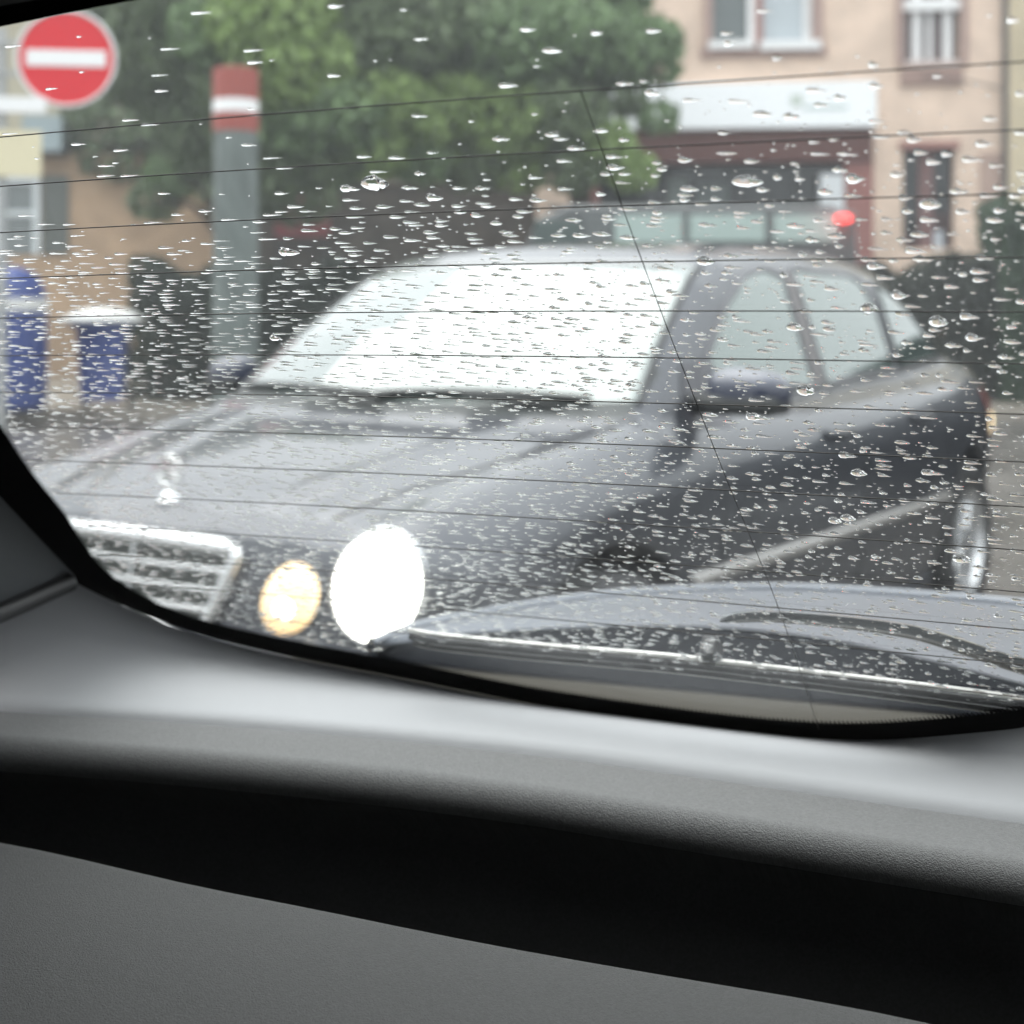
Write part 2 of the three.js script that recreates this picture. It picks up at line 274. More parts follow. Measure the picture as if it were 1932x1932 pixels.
// ------------------------------------------------------------------ street furniture
{
  // no entry sign
  const s = thing('road_sign', at(128, HPY, 9).setY(0), 'round red no entry sign with a white bar', 'road sign', undefined, 0.12);
  const cy = EYE - (112 - HPY) / FPX * 9, R = 0.31;
  const red = std(0.62, 0.012, 0.022, 0.45);
  part('disc', [new THREE.CylinderGeometry(R, R, 0.02, 48).rotateX(Math.PI / 2).translate(0, cy, 0.04)], red, s);
  part('rim', new THREE.TorusGeometry(R, 0.012, 8, 48).translate(0, cy, 0.05), std(0.7, 0.7, 0.7, 0.5), s);
  part('bar', box(R * 1.62, R * 0.34, 0.006, 0, cy, 0.0535), std(0.8, 0.8, 0.8, 0.45), s);
  part('back_plate', new THREE.CylinderGeometry(R * 0.99, R * 0.99, 0.01, 40).rotateX(Math.PI / 2).translate(0, cy, 0.024), std(0.35, 0.36, 0.37, 0.5, { metalness: 0.6 }), s);
  part('post', cyl(0.03, 0.03, cy + 0.2, -0.42, (cy + 0.2) / 2, -0.02, 14), std(0.36, 0.37, 0.37, 0.45, { metalness: 0.5 }), s);
  part('bracket', [box(0.5, 0.03, 0.03, -0.2, cy + 0.1, 0.005), box(0.5, 0.03, 0.03, -0.2, cy - 0.1, 0.005)], std(0.36, 0.37, 0.37, 0.45), s);
  part('plate', box(0.5, 0.1, 0.012, -0.37, cy - R - 0.0, 0.075), std(0.8, 0.8, 0.8, 0.5), s, 'small white plate below the disc');
  part('plate', box(0.42, 0.30, 0.02, -0.37, cy - R - 0.31, 0.035), std(0.66, 0.60, 0.42, 0.6), s, 'cream plate below the white one');
  // red and white column
  const d = 12, k = thing('street_column', at(445, HPY, d).setY(0), 'grey concrete column with a red, white and red band at its top', 'column');
  const Y = (py) => EYE - (py - HPY) / FPX * d, r = 0.19;
  const bnd = (y0, y1, rad, m, nm) => part(nm, cyl(rad, rad, Y(y0) - Y(y1), 0, (Y(y0) + Y(y1)) / 2, 0, 28), m, k);
  part('shaft', cyl(r, r * 1.06, Y(249), 0, Y(249) / 2, 0, 28), std(1, 1, 1, 0.85, { map: mottle(128, [0.40, 0.43, 0.42], 0.16, 8) }), k);
  const rd = std(0.30, 0.075, 0.06, 0.7);
  bnd(132, 190, r + 0.006, rd, 'red_band'); bnd(190, 214, r + 0.006, whitePaint, 'white_band'); bnd(214, 249, r + 0.006, rd, 'red_band');
  part('cap', new THREE.SphereGeometry(r + 0.004, 24, 8, 0, 6.3, 0, 1.57).scale(1, 0.12, 1).translate(0, Y(132), 0), std(0.26, 0.10, 0.07, 0.7), k);

  // recycling bins
  const blue = std(0.035, 0.06, 0.22, 0.4), lidw = std(0.72, 0.72, 0.70, 0.5);
  const b1 = thing('recycling_bin', at(196, HPY, 15.8).setY(0.13), 'blue recycling bin with a white lid, right of the taller blue container', 'bin', undefined, 0.15);
  const body = new THREE.CylinderGeometry(0.40, 0.33, 0.86, 4, 1).rotateY(Math.PI / 4).scale(0.93, 1, 1.1).translate(0, 0.53, 0); body.computeVertexNormals();
  part('body', body.toNonIndexed(), blue, b1);
  part('rim', box(0.68, 0.06, 0.76, 0, 0.97, 0, 0.02), std(0.05, 0.08, 0.25, 0.4), b1);
  part('lid', [new THREE.SphereGeometry(0.5, 24, 10, 0, 6.3, 0, 1.57).scale(0.86, 0.30, 0.92).translate(0, 1.01, 0), box(0.86, 0.05, 0.92, 0, 1.02, 0, 0.02)], lidw, b1);
  part('wheel', cyl(0.1, 0.1, 0.05, 0, 0, 0, 18).rotateZ(Math.PI / 2).translate(-0.26, 0.1, -0.3), darkMetal, b1); part('wheel', cyl(0.1, 0.1, 0.05, 0, 0, 0, 18).rotateZ(Math.PI / 2).translate(0.26, 0.1, -0.3), darkMetal, b1);
  part('handle', tube([V(-0.25, 0.95, -0.42), V(-0.2, 0.98, -0.48), V(0.2, 0.98, -0.48), V(0.25, 0.95, -0.42)], 0.015, 12, 6), darkMetal, b1);
  const b2 = thing('bottle_bank', at(4, HPY, 15.2).setY(0.13), 'tall blue collection container with a white band at the left edge', 'container');
  part('body', new THREE.LatheGeometry([[0, 0.02], [0.44, 0.02], [0.47, 0.1], [0.48, 1.0], [0.46, 1.35], [0.36, 1.52], [0.2, 1.6], [0, 1.62]].map((p) => new THREE.Vector2(...p)), 32), blue, b2);
  part('white_band', cyl(0.484, 0.484, 0.13, 0, 1.19, 0, 32), lidw, b2);
  part('slot', box(0.2, 0.1, 0.05, 0.05, 1.38, 0.43), darkMetal, b2); part('hook', new THREE.TorusGeometry(0.06, 0.014, 8, 16).translate(0, 1.66, 0), darkMetal, b2);
}

// ------------------------------------------------------------------ van behind the saloon car
{
  const d = 12.6, S = (px) => (px - 1280) / FPX * d, Y = (py) => EYE - (py - HPY) / FPX * d;
  const v = thing('parked_van', at(1280, HPY, d + 0.9).setY(0), 'dark van seen from its side behind the saloon car, red rear lamp lit', 'van');
  const L0 = S(930), L1 = S(1592), pv = phys(0.06, 0.065, 0.066, 0.4, { clearcoat: 0.3 });
  const prof = new THREE.Shape(); [[L0 - 0.35, 0.35], [L0 - 0.42, 0.75], [L0 - 0.1, 0.98], [L0 + 0.35, Y(402) - 0.08], [L0 + 0.6, Y(396)], [L1 - 0.3, Y(396)], [L1 - 0.02, Y(408)], [L1 + 0.02, 0.9], [L1, 0.35]].forEach((p, i) => i ? prof.lineTo(...p) : prof.moveTo(...p));
  part('body', new THREE.ExtrudeGeometry(prof, { depth: 1.6, bevelEnabled: true, bevelSize: 0.06, bevelThickness: 0.06, bevelSegments: 3 }).translate(0, 0, -0.86), pv, v);
  const skyTintGlass = phys(0.22, 0.285, 0.26, 0.06, { ior: 2.3, clearcoat: 1, specularColor: col(0.86, 1, 0.95) }), rr0 = (x0, x1, y0, y1) => box(S(x1) - S(x0), Y(y0) - Y(y1), 0.03, (S(x0) + S(x1)) / 2, (Y(y0) + Y(y1)) / 2, 0.805, 0.012);  // pale mint base puts the sky's reflection into the pane colour
  part('window', rr0(1138, 1268, 404, 458), skyTintGlass, v); part('window', rr0(1280, 1425, 404, 455), skyTintGlass, v); part('window', rr0(1440, 1560, 404, 455), skyTintGlass, v); part('window', rr0(985, 1075, 414, 462), phys(0.05, 0.07, 0.065, 0.1), v);
  part('pillar', [rr0(1270, 1278, 404, 456), rr0(1427, 1437, 404, 456), rr0(1080, 1134, 404, 470)], std(0.10, 0.11, 0.11, 0.5), v);
  part('roof_rail', box(S(1560) - S(1010), 0.035, 0.05, S(1285), Y(396) + 0.045, 0.66, 0.012), darkMetal, v);
  for (const x of [L0 + 0.35, L1 - 0.65]) { const w = part('wheel', cyl(0.32, 0.32, 0.2, 0, 0, 0, 28).rotateX(Math.PI / 2).translate(x, 0.32, 0.74), std(0.02, 0.02, 0.02, 0.9), v); part('rim', cyl(0.2, 0.2, 0.03, 0, 0, 0, 24).rotateX(Math.PI / 2).translate(x, 0.32, 0.85), std(0.4, 0.4, 0.42, 0.4, { metalness: 0.7 }), w); }
  const lampM = std(0.5, 0.02, 0.02, 0.3, { emissive: col(1, 0.09, 0.08), emissiveIntensity: 0.9 });
  part('tail_lamp', new THREE.SphereGeometry(0.075, 20, 14).scale(1.1, 0.5, 0.5).translate(S(1571), Y(411), 0.86), lampM, v);
  const pl = new THREE.PointLight(col(1, 0.1, 0.08), 0.08); pl.position.set(S(1571), Y(411), 1.0); pl.castShadow = true; v.add(pl);
}

// ------------------------------------------------------------------ silver car: an implicit body, meshed, then cut into its panels and panes
const sdPoly = (P, x, y) => {
  let d = 1e9, s = 1;
  for (let i = 0, j = P.length - 1, n = P.length; i < n; j = i++) {
    const ex = P[j][0] - P[i][0], ey = P[j][1] - P[i][1], wx = x - P[i][0], wy = y - P[i][1];
    const t = clamp((wx * ex + wy * ey) / (ex * ex + ey * ey)), bx = wx - ex * t, by = wy - ey * t;
    d = Math.min(d, bx * bx + by * by);
    const c1 = y >= P[i][1], c2 = y < P[j][1], c3 = ex * wy > ey * wx;
    if ((c1 && c2 && c3) || (!c1 && !c2 && !c3)) s = -s;
  }
  return s * Math.sqrt(d);
};
const smax = (a, b, k) => { const h = Math.max(k - Math.abs(a - b), 0) / k; return Math.max(a, b) + h * h * k * 0.25; };
const smin = (a, b, k) => -smax(-a, -b, k);
const curve = (pts) => (x) => {                   // smooth interpolation through points
  const n = pts.length; if (x <= pts[0][0]) return pts[0][1]; if (x >= pts[n - 1][0]) return pts[n - 1][1];
  let i = 0; while (x > pts[i + 1][0]) i++;
  const [x0, y0] = pts[i], [x1, y1] = pts[i + 1], m = (a) => { const p = pts[Math.max(0, a - 1)], q = pts[Math.min(n - 1, a + 1)]; return (q[1] - p[1]) / (q[0] - p[0]); };
  const t = (x - x0) / (x1 - x0), h = x1 - x0; return (2 * t ** 3 - 3 * t * t + 1) * y0 + (t ** 3 - 2 * t * t + t) * h * m(i) + (-2 * t ** 3 + 3 * t * t) * y1 + (t ** 3 - t * t) * h * m(i + 1);
};
const LOW = [[-0.50, 0.20], [-0.585, 0.33], [-0.61, 0.44], [-0.59, 0.53], [-0.545, 0.56], [-0.53, 0.70], [-0.515, 0.755], [-0.46, 0.795], [-0.3, 0.845], [0, 0.905], [0.3, 0.952], [0.5, 0.978], [1.5, 0.985], [2.9, 1.02], [3.3, 1.04], [3.6, 1.03], [3.68, 0.99], [3.71, 0.8], [3.73, 0.52], [3.70, 0.35], [3.58, 0.22]];
const CAB = [[0.22, 0.94], [0.56, 1.175], [0.88, 1.365], [1.07, 1.432], [1.42, 1.462], [1.8, 1.469], [2.2, 1.460], [2.58, 1.424], [2.88, 1.33], [3.30, 1.10], [3.44, 0.95], [3.4, 0.8], [0.3, 0.8]];
const halfW = curve([[-0.66, 0.70], [-0.45, 0.775], [-0.2, 0.82], [0.1, 0.85], [0.5, 0.875], [1.2, 0.89], [2.4, 0.885], [3.0, 0.865], [3.45, 0.80], [3.75, 0.70]]);
const sect = curve([[0.15, -0.12], [0.28, -0.055], [0.45, -0.016], [0.62, 0.0], [0.78, 0.002], [0.84, -0.012], [0.90, -0.04], [0.96, -0.078], [1.05, -0.14]]);
const cabW = (h, X) => lerp(0.762, 0.640, (h - 0.95) / 0.45) - 0.04 * sstep(2.3, 3.3, X);
const capsule = (x, y, z, a, ra, b, rb) => { const d = [b[0] - a[0], b[1] - a[1], b[2] - a[2]], p = [x - a[0], y - a[1], z - a[2]], t = clamp((p[0] * d[0] + p[1] * d[1] + p[2] * d[2]) / (d[0] ** 2 + d[1] ** 2 + d[2] ** 2)); return Math.hypot(p[0] - d[0] * t, p[1] - d[1] * t, p[2] - d[2] * t) - lerp(ra, rb, t); };
const WHEELS = [0.12, 2.95], WR = 0.318;
function carF(X, h, l) {
  l = Math.abs(l);
  const front = 1 - sstep(-0.3, 0.45, X), rear = sstep(3.1, 3.6, X);
  const Xs = X - front * 0.13 * Math.pow(l / 0.75, 2.2) + rear * 0.10 * Math.pow(l / 0.75, 2.2);
  const crown = 0.045 * Math.pow(l / 0.75, 2.6) * (1 - sstep(0.5, 0.9, X) * 0.6);
  const ridge = 0.010 * Math.exp(-(((l - lerp(0.25, 0.52, clamp((X + 0.5) / 1))) / 0.035) ** 2)) * (1 - sstep(0.35, 0.5, X)) * sstep(-0.5, -0.3, X);
  let f = smax(sdPoly(LOW, Xs, h + crown - ridge), l - halfW(X) - sect(h), 0.085);
  if (X < 0.7) { f = smin(f, capsule(X, h, l, [-0.36, 0.675, 0.635], 0.125, [0.4, 0.86, 0.72], 0.075), 0.06); f = smin(f, capsule(X, h, l, [-0.395, 0.632, 0.425], 0.09, [0.0, 0.775, 0.44], 0.05), 0.05); }
  const Xc = X - 0.11 * Math.pow(l / 0.7, 2) * (1 - sstep(0.9, 1.8, X)) + 0.10 * Math.pow(l / 0.7, 2) * sstep(2.1, 2.7, X);
  const c = smax(sdPoly(CAB, Xc, h + 0.035 * (l / 0.6) ** 2), l - cabW(h, X), 0.10);
  f = smin(f, c, 0.035);
  for (const w of WHEELS) f = smax(f, -Math.max(Math.hypot(X - w, h - 0.318) - 0.378, 0.55 - l), 0.02);
  return f;
}
const carN = (X, h, l) => { const e = 0.003; return V(carF(X + e, h, l) - carF(X - e, h, l), carF(X, h + e, l) - carF(X, h - e, l), carF(X, h, l + e) - carF(X, h, l - e)).normalize(); };
function surfaceNets(f, lo, hi, step) {
  const n = lo.map((a, i) => Math.ceil((hi[i] - a) / step) + 1), [nx, ny, nz] = n, val = new Float32Array(nx * ny * nz), id = new Int32Array(nx * ny * nz).fill(-1);
  for (let k = 0; k < nz; k++) for (let j = 0; j < ny; j++) for (let i = 0; i < nx; i++) val[(k * ny + j) * nx + i] = f(lo[0] + i * step, lo[1] + j * step, lo[2] + k * step);
  const P = [], ix = [], off = [0, 1, nx, nx + 1, nx * ny, nx * ny + 1, nx * ny + nx, nx * ny + nx + 1], E = [[0, 1], [2, 3], [4, 5], [6, 7], [0, 2], [1, 3], [4, 6], [5, 7], [0, 4], [1, 5], [2, 6], [3, 7]];
  for (let k = 0; k < nz - 1; k++) for (let j = 0; j < ny - 1; j++) for (let i = 0; i < nx - 1; i++) {
    const b = (k * ny + j) * nx + i; let m = 0; for (let q = 0; q < 8; q++) if (val[b + off[q]] < 0) m |= 1 << q;
    if (m === 0 || m === 255) continue;
    let x = 0, y = 0, z = 0, c = 0;
    for (const [p, q] of E) { const a = val[b + off[p]], d = val[b + off[q]]; if (a < 0 === d < 0) continue; const t = a / (a - d); x += lerp(p & 1, q & 1, t); y += lerp(p >> 1 & 1, q >> 1 & 1, t); z += lerp(p >> 2, q >> 2, t); c++; }
    let v = [lo[0] + (i + x / c) * step, lo[1] + (j + y / c) * step, lo[2] + (k + z / c) * step];
    for (let it = 0; it < 2; it++) { const g = carN(...v), d = clamp(f(...v), -step, step); v = [v[0] - g.x * d, v[1] - g.y * d, v[2] - g.z * d]; }
    id[b] = P.length; P.push(v);
  }
  const quad = (a, b, c, d, flip) => { if (a < 0 || b < 0 || c < 0 || d < 0) return; flip ? ix.push([a, c, b], [a, d, c]) : ix.push([a, b, c], [a, c, d]); };
  for (let k = 1; k < nz - 1; k++) for (let j = 1; j < ny - 1; j++) for (let i = 1; i < nx - 1; i++) {
    const b = (k * ny + j) * nx + i, s = val[b] < 0;
    if (s !== val[b + 1] < 0) quad(id[b - nx - nx * ny], id[b - nx * ny], id[b], id[b - nx], !s);
    if (s !== val[b + nx] < 0) quad(id[b - 1 - nx * ny], id[b - nx * ny], id[b], id[b - 1], s);
    if (s !== val[b + nx * ny] < 0) quad(id[b - 1 - nx], id[b - nx], id[b], id[b - 1], !s);
  }
  return { P, T: ix };
}
function split(m, g) {                             // cut a mesh along g(vertex) = 0 -> [g < 0, g >= 0]
  const P = m.P.slice(), v = P.map(g), neg = [], pos = [], cut = new Map();
  const mid = (a, b) => { const key = a < b ? a + '_' + b : b + '_' + a; if (!cut.has(key)) { const t = v[a] / (v[a] - v[b]); cut.set(key, P.length); P.push(P[a].map((x, i) => lerp(x, P[b][i], t))); v.push(0); } return cut.get(key); };
  for (const t of m.T) {
    const s = t.map((i) => v[i] >= 0), c = s[0] + s[1] + s[2];
    if (c === 0) { neg.push(t); continue; } if (c === 3) { pos.push(t); continue; }
    const lone = s.findIndex((x) => x === (c === 1)), a = t[lone], b = t[(lone + 1) % 3], d = t[(lone + 2) % 3], ab = mid(a, b), ad = mid(a, d);
    const one = [[a, ab, ad]], two = [[ab, b, d], [ab, d, ad]];
    if (c === 1) { pos.push(...one); neg.push(...two); } else { neg.push(...one); pos.push(...two); }
  }
  return [{ P, T: neg }, { P, T: pos }];
}
function cutOut(m, gs) {                           // the piece where every g >= 0, and the rest
  let rest = [], cur = m;
  for (const g of gs) { const [n, p] = split(cur, g); rest.push(n); cur = p; }
  return [{ P: cur.P, T: cur.T }, { pieces: rest }];
}
const joinPieces = (r) => { const P = [], T = []; for (const m of r.pieces) { const o = P.length, map = new Map(); for (const t of m.T) T.push(t.map((i) => { if (!map.has(i)) { map.set(i, P.length); P.push(m.P[i]); } return map.get(i); })); void o; } return { P, T }; };
const polyCut = (poly) => { const area = poly.reduce((a, p, i) => { const q = poly[(i + 1) % poly.length]; return a + p[0] * q[1] - q[0] * p[1]; }, 0); return poly.map((p, i) => { const q = poly[(i + 1) % poly.length], s = Math.sign(area); return (v) => s * ((q[0] - p[0]) * (v[1] - p[1]) - (q[1] - p[1]) * (v[0] - p[0])); }); };
function toGeo(m, sides = [1], offset = 0) {       // to local axes (l, h, -X), for one or both sides
  const p = [], n = [], ix = [];
  for (const s of sides) {
    const map = new Map();
    for (const t of m.T) { const k = t.map((i) => { if (!map.has(i)) { const v = m.P[i], g = carN(...v); map.set(i, p.length / 3); p.push(s * (v[2] + g.z * offset), v[1] + g.y * offset, -(v[0] + g.x * offset)); n.push(s * g.z, g.y, -g.x); } return map.get(i); }); s > 0 ? ix.push(k[0], k[1], k[2]) : ix.push(k[0], k[2], k[1]); }
  }
  const g = new THREE.BufferGeometry(); g.setAttribute('position', new THREE.Float32BufferAttribute(p, 3)); g.setAttribute('normal', new THREE.Float32BufferAttribute(n, 3));
  const uv = new Float32Array(p.length / 3 * 2); for (let i = 0; i < p.length / 3; i++) { uv[2 * i] = p[3 * i] + p[3 * i + 2]; uv[2 * i + 1] = p[3 * i + 1] + p[3 * i + 2] * 0.3; }
  g.setAttribute('uv', new THREE.BufferAttribute(uv, 2)); g.setIndex(ix); return g;
}
const solve = (fn, a, b) => { for (let i = 0; i < 40; i++) { const m = (a + b) / 2; fn(m) < 0 ? b = m : a = m; } return (a + b) / 2; };
const surfL = (X, h) => solve((l) => carF(X, h, l), 1.1, 0.3);
const surfX = (h, l) => solve((X) => carF(X, h, l), -0.9, 1.5);
const surfH = (X, l) => solve((h) => carF(X, h, l), 1.6, 0.4);
const loc = (X, h, l) => V(l, h, -X);

const CAR_YAW = 0.59143;
const car = thing('saloon_car', V(-0.53399, 0, -3.50242), 'wet dark grey saloon car with lit oval headlights, close behind the rear window', 'car', undefined, -CAR_YAW);
{
  const flake = tex(128, () => { const r = 0.94 + 0.12 * rnd(); return [r, r, r]; }, false);
  const paint = phys(0.052, 0.056, 0.067, 0.44, { metalness: 0.5, clearcoat: 0.75, clearcoatRoughness: 0.06, roughnessMap: flake });
  const glassF = phys(0.05, 0.07, 0.064, 0.03, { ior: 2.2, clearcoat: 1, clearcoatRoughness: 0.02, specularColor: col(0.94, 1, 0.98) }), glassS = phys(0.05, 0.075, 0.066, 0.03, { ior: 2.1, clearcoat: 0.8, clearcoatRoughness: 0.02, specularColor: col(0.84, 1, 0.94) });
  const rubber = std(0.025, 0.026, 0.028, 0.5), chrome = phys(0.78, 0.79, 0.80, 0.14, { metalness: 1 }), blackPl = std(0.018, 0.02, 0.02, 0.45);
  let half = surfaceNets(carF, [-0.72, 0.14, -0.05], [3.84, 1.5, 0.97], 0.0165);
  half = split(half, (v) => v[2])[1];
  let piece, rest;
  const take = (gs) => { [piece, rest] = cutOut(half, gs); half = joinPieces(rest); return piece; };
  // panes
  const ws = take([(v) => 1.3 - v[0], (v) => v[1] - 0.985 - 0.012 * (v[2] / 0.7) ** 2, (v) => 1.372 - 0.012 * (v[2] / 0.6) ** 2 - v[1], (v) => lerp(0.70, 0.592, (v[1] - 0.98) / 0.38) - v[2]]);
  part('windscreen', toGeo(ws, [1, -1], 0.002), glassF, car, 'broad windscreen white with sky');
  const SIDE = {
    front_window: [[0.76, 1.0], [1.56, 1.0], [1.53, 1.34], [1.40, 1.36], [1.24, 1.335], [1.06, 1.25], [0.86, 1.11]],
    rear_window: [[1.67, 1.0], [2.37, 1.02], [2.33, 1.24], [2.25, 1.33], [2.15, 1.358], [1.63, 1.365]],
    quarter_window: [[2.43, 1.025], [3.04, 1.048], [2.90, 1.15], [2.68, 1.27], [2.40, 1.335]],
  };
  const sideGeos = {};
  for (const [n, poly] of Object.entries(SIDE)) sideGeos[n] = take([(v) => v[2] - 0.42, ...polyCut(poly)]);
  const rw = take([(v) => v[0] - 2.6, (v) => v[1] - 1.09, (v) => 1.37 - v[1], (v) => lerp(0.60, 0.48, (v[1] - 1.05) / 0.3) - v[2]]);
  part('rear_screen', toGeo(rw, [1, -1], 0.002), glassS, car);
  // panels
  const cowl = take([(v) => 0.62 - v[0], (v) => v[1] - 0.958, (v) => 0.70 - v[2]]);
  part('cowl_panel', toGeo(cowl, [1, -1]), std(0.05, 0.055, 0.055, 0.5), car);
  const hood = take([(v) => 0.47 - v[0], (v) => v[1] - 0.775, (v) => lerp(0.44, 0.72, clamp((v[0] + 0.45) / 0.9)) - v[2]]);
  part('hood', toGeo(hood, [1, -1]), paint, car);
  const lid = take([(v) => v[0] - 3.08, (v) => v[1] - 0.97, (v) => 0.70 - v[2]]); part('boot_lid', toGeo(lid, [1, -1]), paint, car);
  const bump = take([(v) => -0.32 - v[0], (v) => 0.545 - v[1]]); part('front_bumper', toGeo(bump, [1, -1]), paint, car);
  const rbump = take([(v) => v[0] - 3.34, (v) => 0.56 - v[1]]); part('rear_bumper', toGeo(rbump, [1, -1]), paint, car);
  const DO = { front_door: [[0.62, 0.27], [1.63, 0.27], [1.63, 0.97], [0.62, 0.955]], rear_door: [[1.65, 0.27], [2.50, 0.27], [2.58, 0.72], [2.42, 0.985], [1.65, 0.97]] };
  const doorGeos = {};
  for (const [n, poly] of Object.entries(DO)) doorGeos[n] = take([(v) => v[2] - 0.42, ...polyCut(poly)]);
  part('body', toGeo(half, [1, -1]), paint, car);
  const sideLine = (pts, r, off, s, n = 20) => tube(pts.map(([X, h]) => { const l = surfL(X, h), g = carN(X, h, l); return loc(X + g.x * off, h + g.y * off, s * (l + g.z * off)); }), r, n, 6);
  const subdiv = (poly, closed = true) => { const o = []; for (let i = 0; i < poly.length - (closed ? 0 : 1); i++) { const a = poly[i], b = poly[(i + 1) % poly.length]; for (let k = 0; k < 5; k++) o.push([lerp(a[0], b[0], k / 5), lerp(a[1], b[1], k / 5)]); } if (!closed) o.push(poly[poly.length - 1]); return o; };
  for (const s of [1, -1]) {
    for (const [n, g] of Object.entries(sideGeos)) {
      const w = part(n, toGeo(g, [s], 0.002), glassS, car);
      const L = subdiv(SIDE[n]).map(([X, h]) => { const l = surfL(X, h); return loc(X, h, s * l); });
      part('seal', tube(L, 0.009, L.length * 2, 6, true), n === 'quarter_window' ? rubber : std(0.10, 0.10, 0.11, 0.4), w);
    }
    part('pillar_trim', gridGeo(4, 12, (u, v) => { const h = lerp(1.0, 1.355, v), X = lerp(1.565, 1.665, u) - (h - 1.0) * 0.10, l = surfL(X, h) + 0.003; return loc(X, h, s * l); }, s < 0), std(0.16, 0.15, 0.15, 0.5), car, 'grey trim between the side windows');
    for (const [n, g] of Object.entries(doorGeos)) {
      const d = part(n, toGeo(g, [s]), paint, car);
      part('gap', subdivTube(subdiv(DO[n]), s), blackPl, d);
      const hx = n === 'front_door' ? 1.45 : 2.26, hy = 0.862, l = 0;
      part('handle', tube([-0.1, -0.07, 0, 0.07, 0.1].map((q, i) => loc(hx + q, hy, s * (surfL(hx + q, hy) + [0, 0.026, 0.032, 0.026, 0][i]))), 0.013, 16, 8), paint, d); void l;
    }
    part('side_moulding', sideLine([[0.44, 0.565], [1.0, 0.56], [1.7, 0.552], [2.3, 0.545], [2.55, 0.543]], 0.020, 0.002, s, 30), phys(0.27, 0.26, 0.245, 0.3, { clearcoat: 1 }), car, 'pale protective strip along the doors');
    part('belt_moulding', sideLine([[0.70, 0.972], [1.7, 0.99], [2.5, 1.008], [3.02, 1.030]], 0.008, 0.0, s, 30), std(0.06, 0.06, 0.06, 0.4), car);
    part('sill', sideLine([[0.5, 0.23], [1.5, 0.22], [2.5, 0.23]], 0.045, 0.0, s, 20), paint, car);
    part('roof_gutter', tube([0.95, 1.2, 1.5, 1.9, 2.3, 2.6].map((X) => { const l = 0.50; return loc(X, surfH(X, l) + 0.001, s * l); }), 0.005, 30, 6), rubber, car);
    // windscreen edge seal
    part('windscreen_seal', tube(Array.from({ length: 12 }, (_, i) => { const h = lerp(0.99, 1.362, i / 11), l = lerp(0.70, 0.592, (h - 0.98) / 0.38) + 0.006; return loc(surfX(h, l), h, s * l); }), 0.010, 30, 6), rubber, car);
    const tl = part('tail_lamp', gridGeo(10, 8, (u, v) => { const h = lerp(0.70, 0.90, v), X = lerp(3.34, 3.60, u), l = surfL(X, h) + 0.004; return loc(X, h, s * l); }, s < 0), phys(0.30, 0.02, 0.02, 0.15), car);
    part('lamp_segment', gridGeo(8, 8, (u, v) => { const h = lerp(0.715, 0.80, v), X = lerp(3.42, 3.53, u), l = surfL(X, h) + 0.008; return loc(X, h, s * l); }, s < 0), phys(0.8, 0.7, 0.45, 0.2, { emissive: col(1, 0.90, 0.55), emissiveIntensity: 1.1 }), tl, 'pale yellow lit segment');
    // mirror
    const mx = 0.66, mh = 1.025, ml = s > 0 ? 0.945 : 0.905, mw = s > 0 ? 0.112 : 0.08;
    const shell = new THREE.SphereGeometry(1, 32, 20); const sp = shell.attributes.position;
    for (let i = 0; i < sp.count; i++) { let x = sp.getX(i), y = sp.getY(i), z = sp.getZ(i); const q = (a, p) => Math.sign(a) * Math.pow(Math.abs(a), p); x = q(x, 0.7); y = q(y, 0.72); if (z < 0) z *= 0.35; sp.setXYZ(i, s * (ml - 0.01) + x * mw, mh + y * 0.060 * (1 - 0.15 * x * s) , -mx + z * 0.085); }
    shell.computeVertexNormals();
    const mir = part('mirror', shell, phys(0.018, 0.024, 0.05, 0.3, { metalness: 0, clearcoat: 1, clearcoatRoughness: 0.05 }), car);
    part('mirror_glass', box(mw * 1.55, 0.08, 0.006, s * (ml - 0.01), mh, -mx - 0.031, 0.002), phys(0.7, 0.72, 0.72, 0.05, { metalness: 1 }), mir);
    part('mirror_base', [tube([loc(mx + 0.03, 0.985, s * 0.76), loc(mx + 0.01, 0.985, s * 0.83), loc(mx, 0.99, s * 0.88)], 0.028, 10, 8), box(mw * 1.75, 0.052, 0.135, s * (ml - 0.01), mh - 0.034, -mx + 0.02, 0.02)], blackPl, mir);
    part('mirror_sail', gridGeo(4, 6, (u, v) => { const h = lerp(0.925, 1.09, v), X = lerp(lerp(0.60, 0.70, v), lerp(0.83, 0.87, v), u), l = surfL(X, h) + 0.004; return loc(X, h, s * l); }, s < 0), std(0.06, 0.06, 0.07, 0.4), mir);
    // hood edge gap
    part('hood_gap', tube(Array.from({ length: 14 }, (_, i) => { const X = lerp(-0.40, 0.44, i / 13), l = lerp(0.44, 0.72, clamp((X + 0.45) / 0.9)); return loc(X, surfH(X, l) - 0.0015, s * l); }), 0.0055, 40, 6), std(0.03, 0.03, 0.03, 0.6), car);
    // headlights
    for (const [l, h, a, b, warm] of [[0.642, 0.678, 0.098, 0.125, 0], [0.428, 0.634, 0.064, 0.089, 1]]) {
      const X = surfX(h, l), n = carN(X, h, l), nl = V(n.z, n.y, -n.x); if (s < 0) nl.x *= -1; nl.add(V(0, -0.12, 0.25)).normalize();
      const ctr = loc(X + 0.008, h, s * l), q = new THREE.Quaternion(), up = V(s * 0.85, 1, -0.1).addScaledVector(nl, -nl.dot(V(s * 0.85, 1, -0.1))).normalize(), rt = up.clone().cross(nl);
      q.setFromRotationMatrix(new THREE.Matrix4().makeBasis(rt, up, nl));
      const put = (g) => g.applyQuaternion(q).translate(ctr.x, ctr.y, ctr.z);
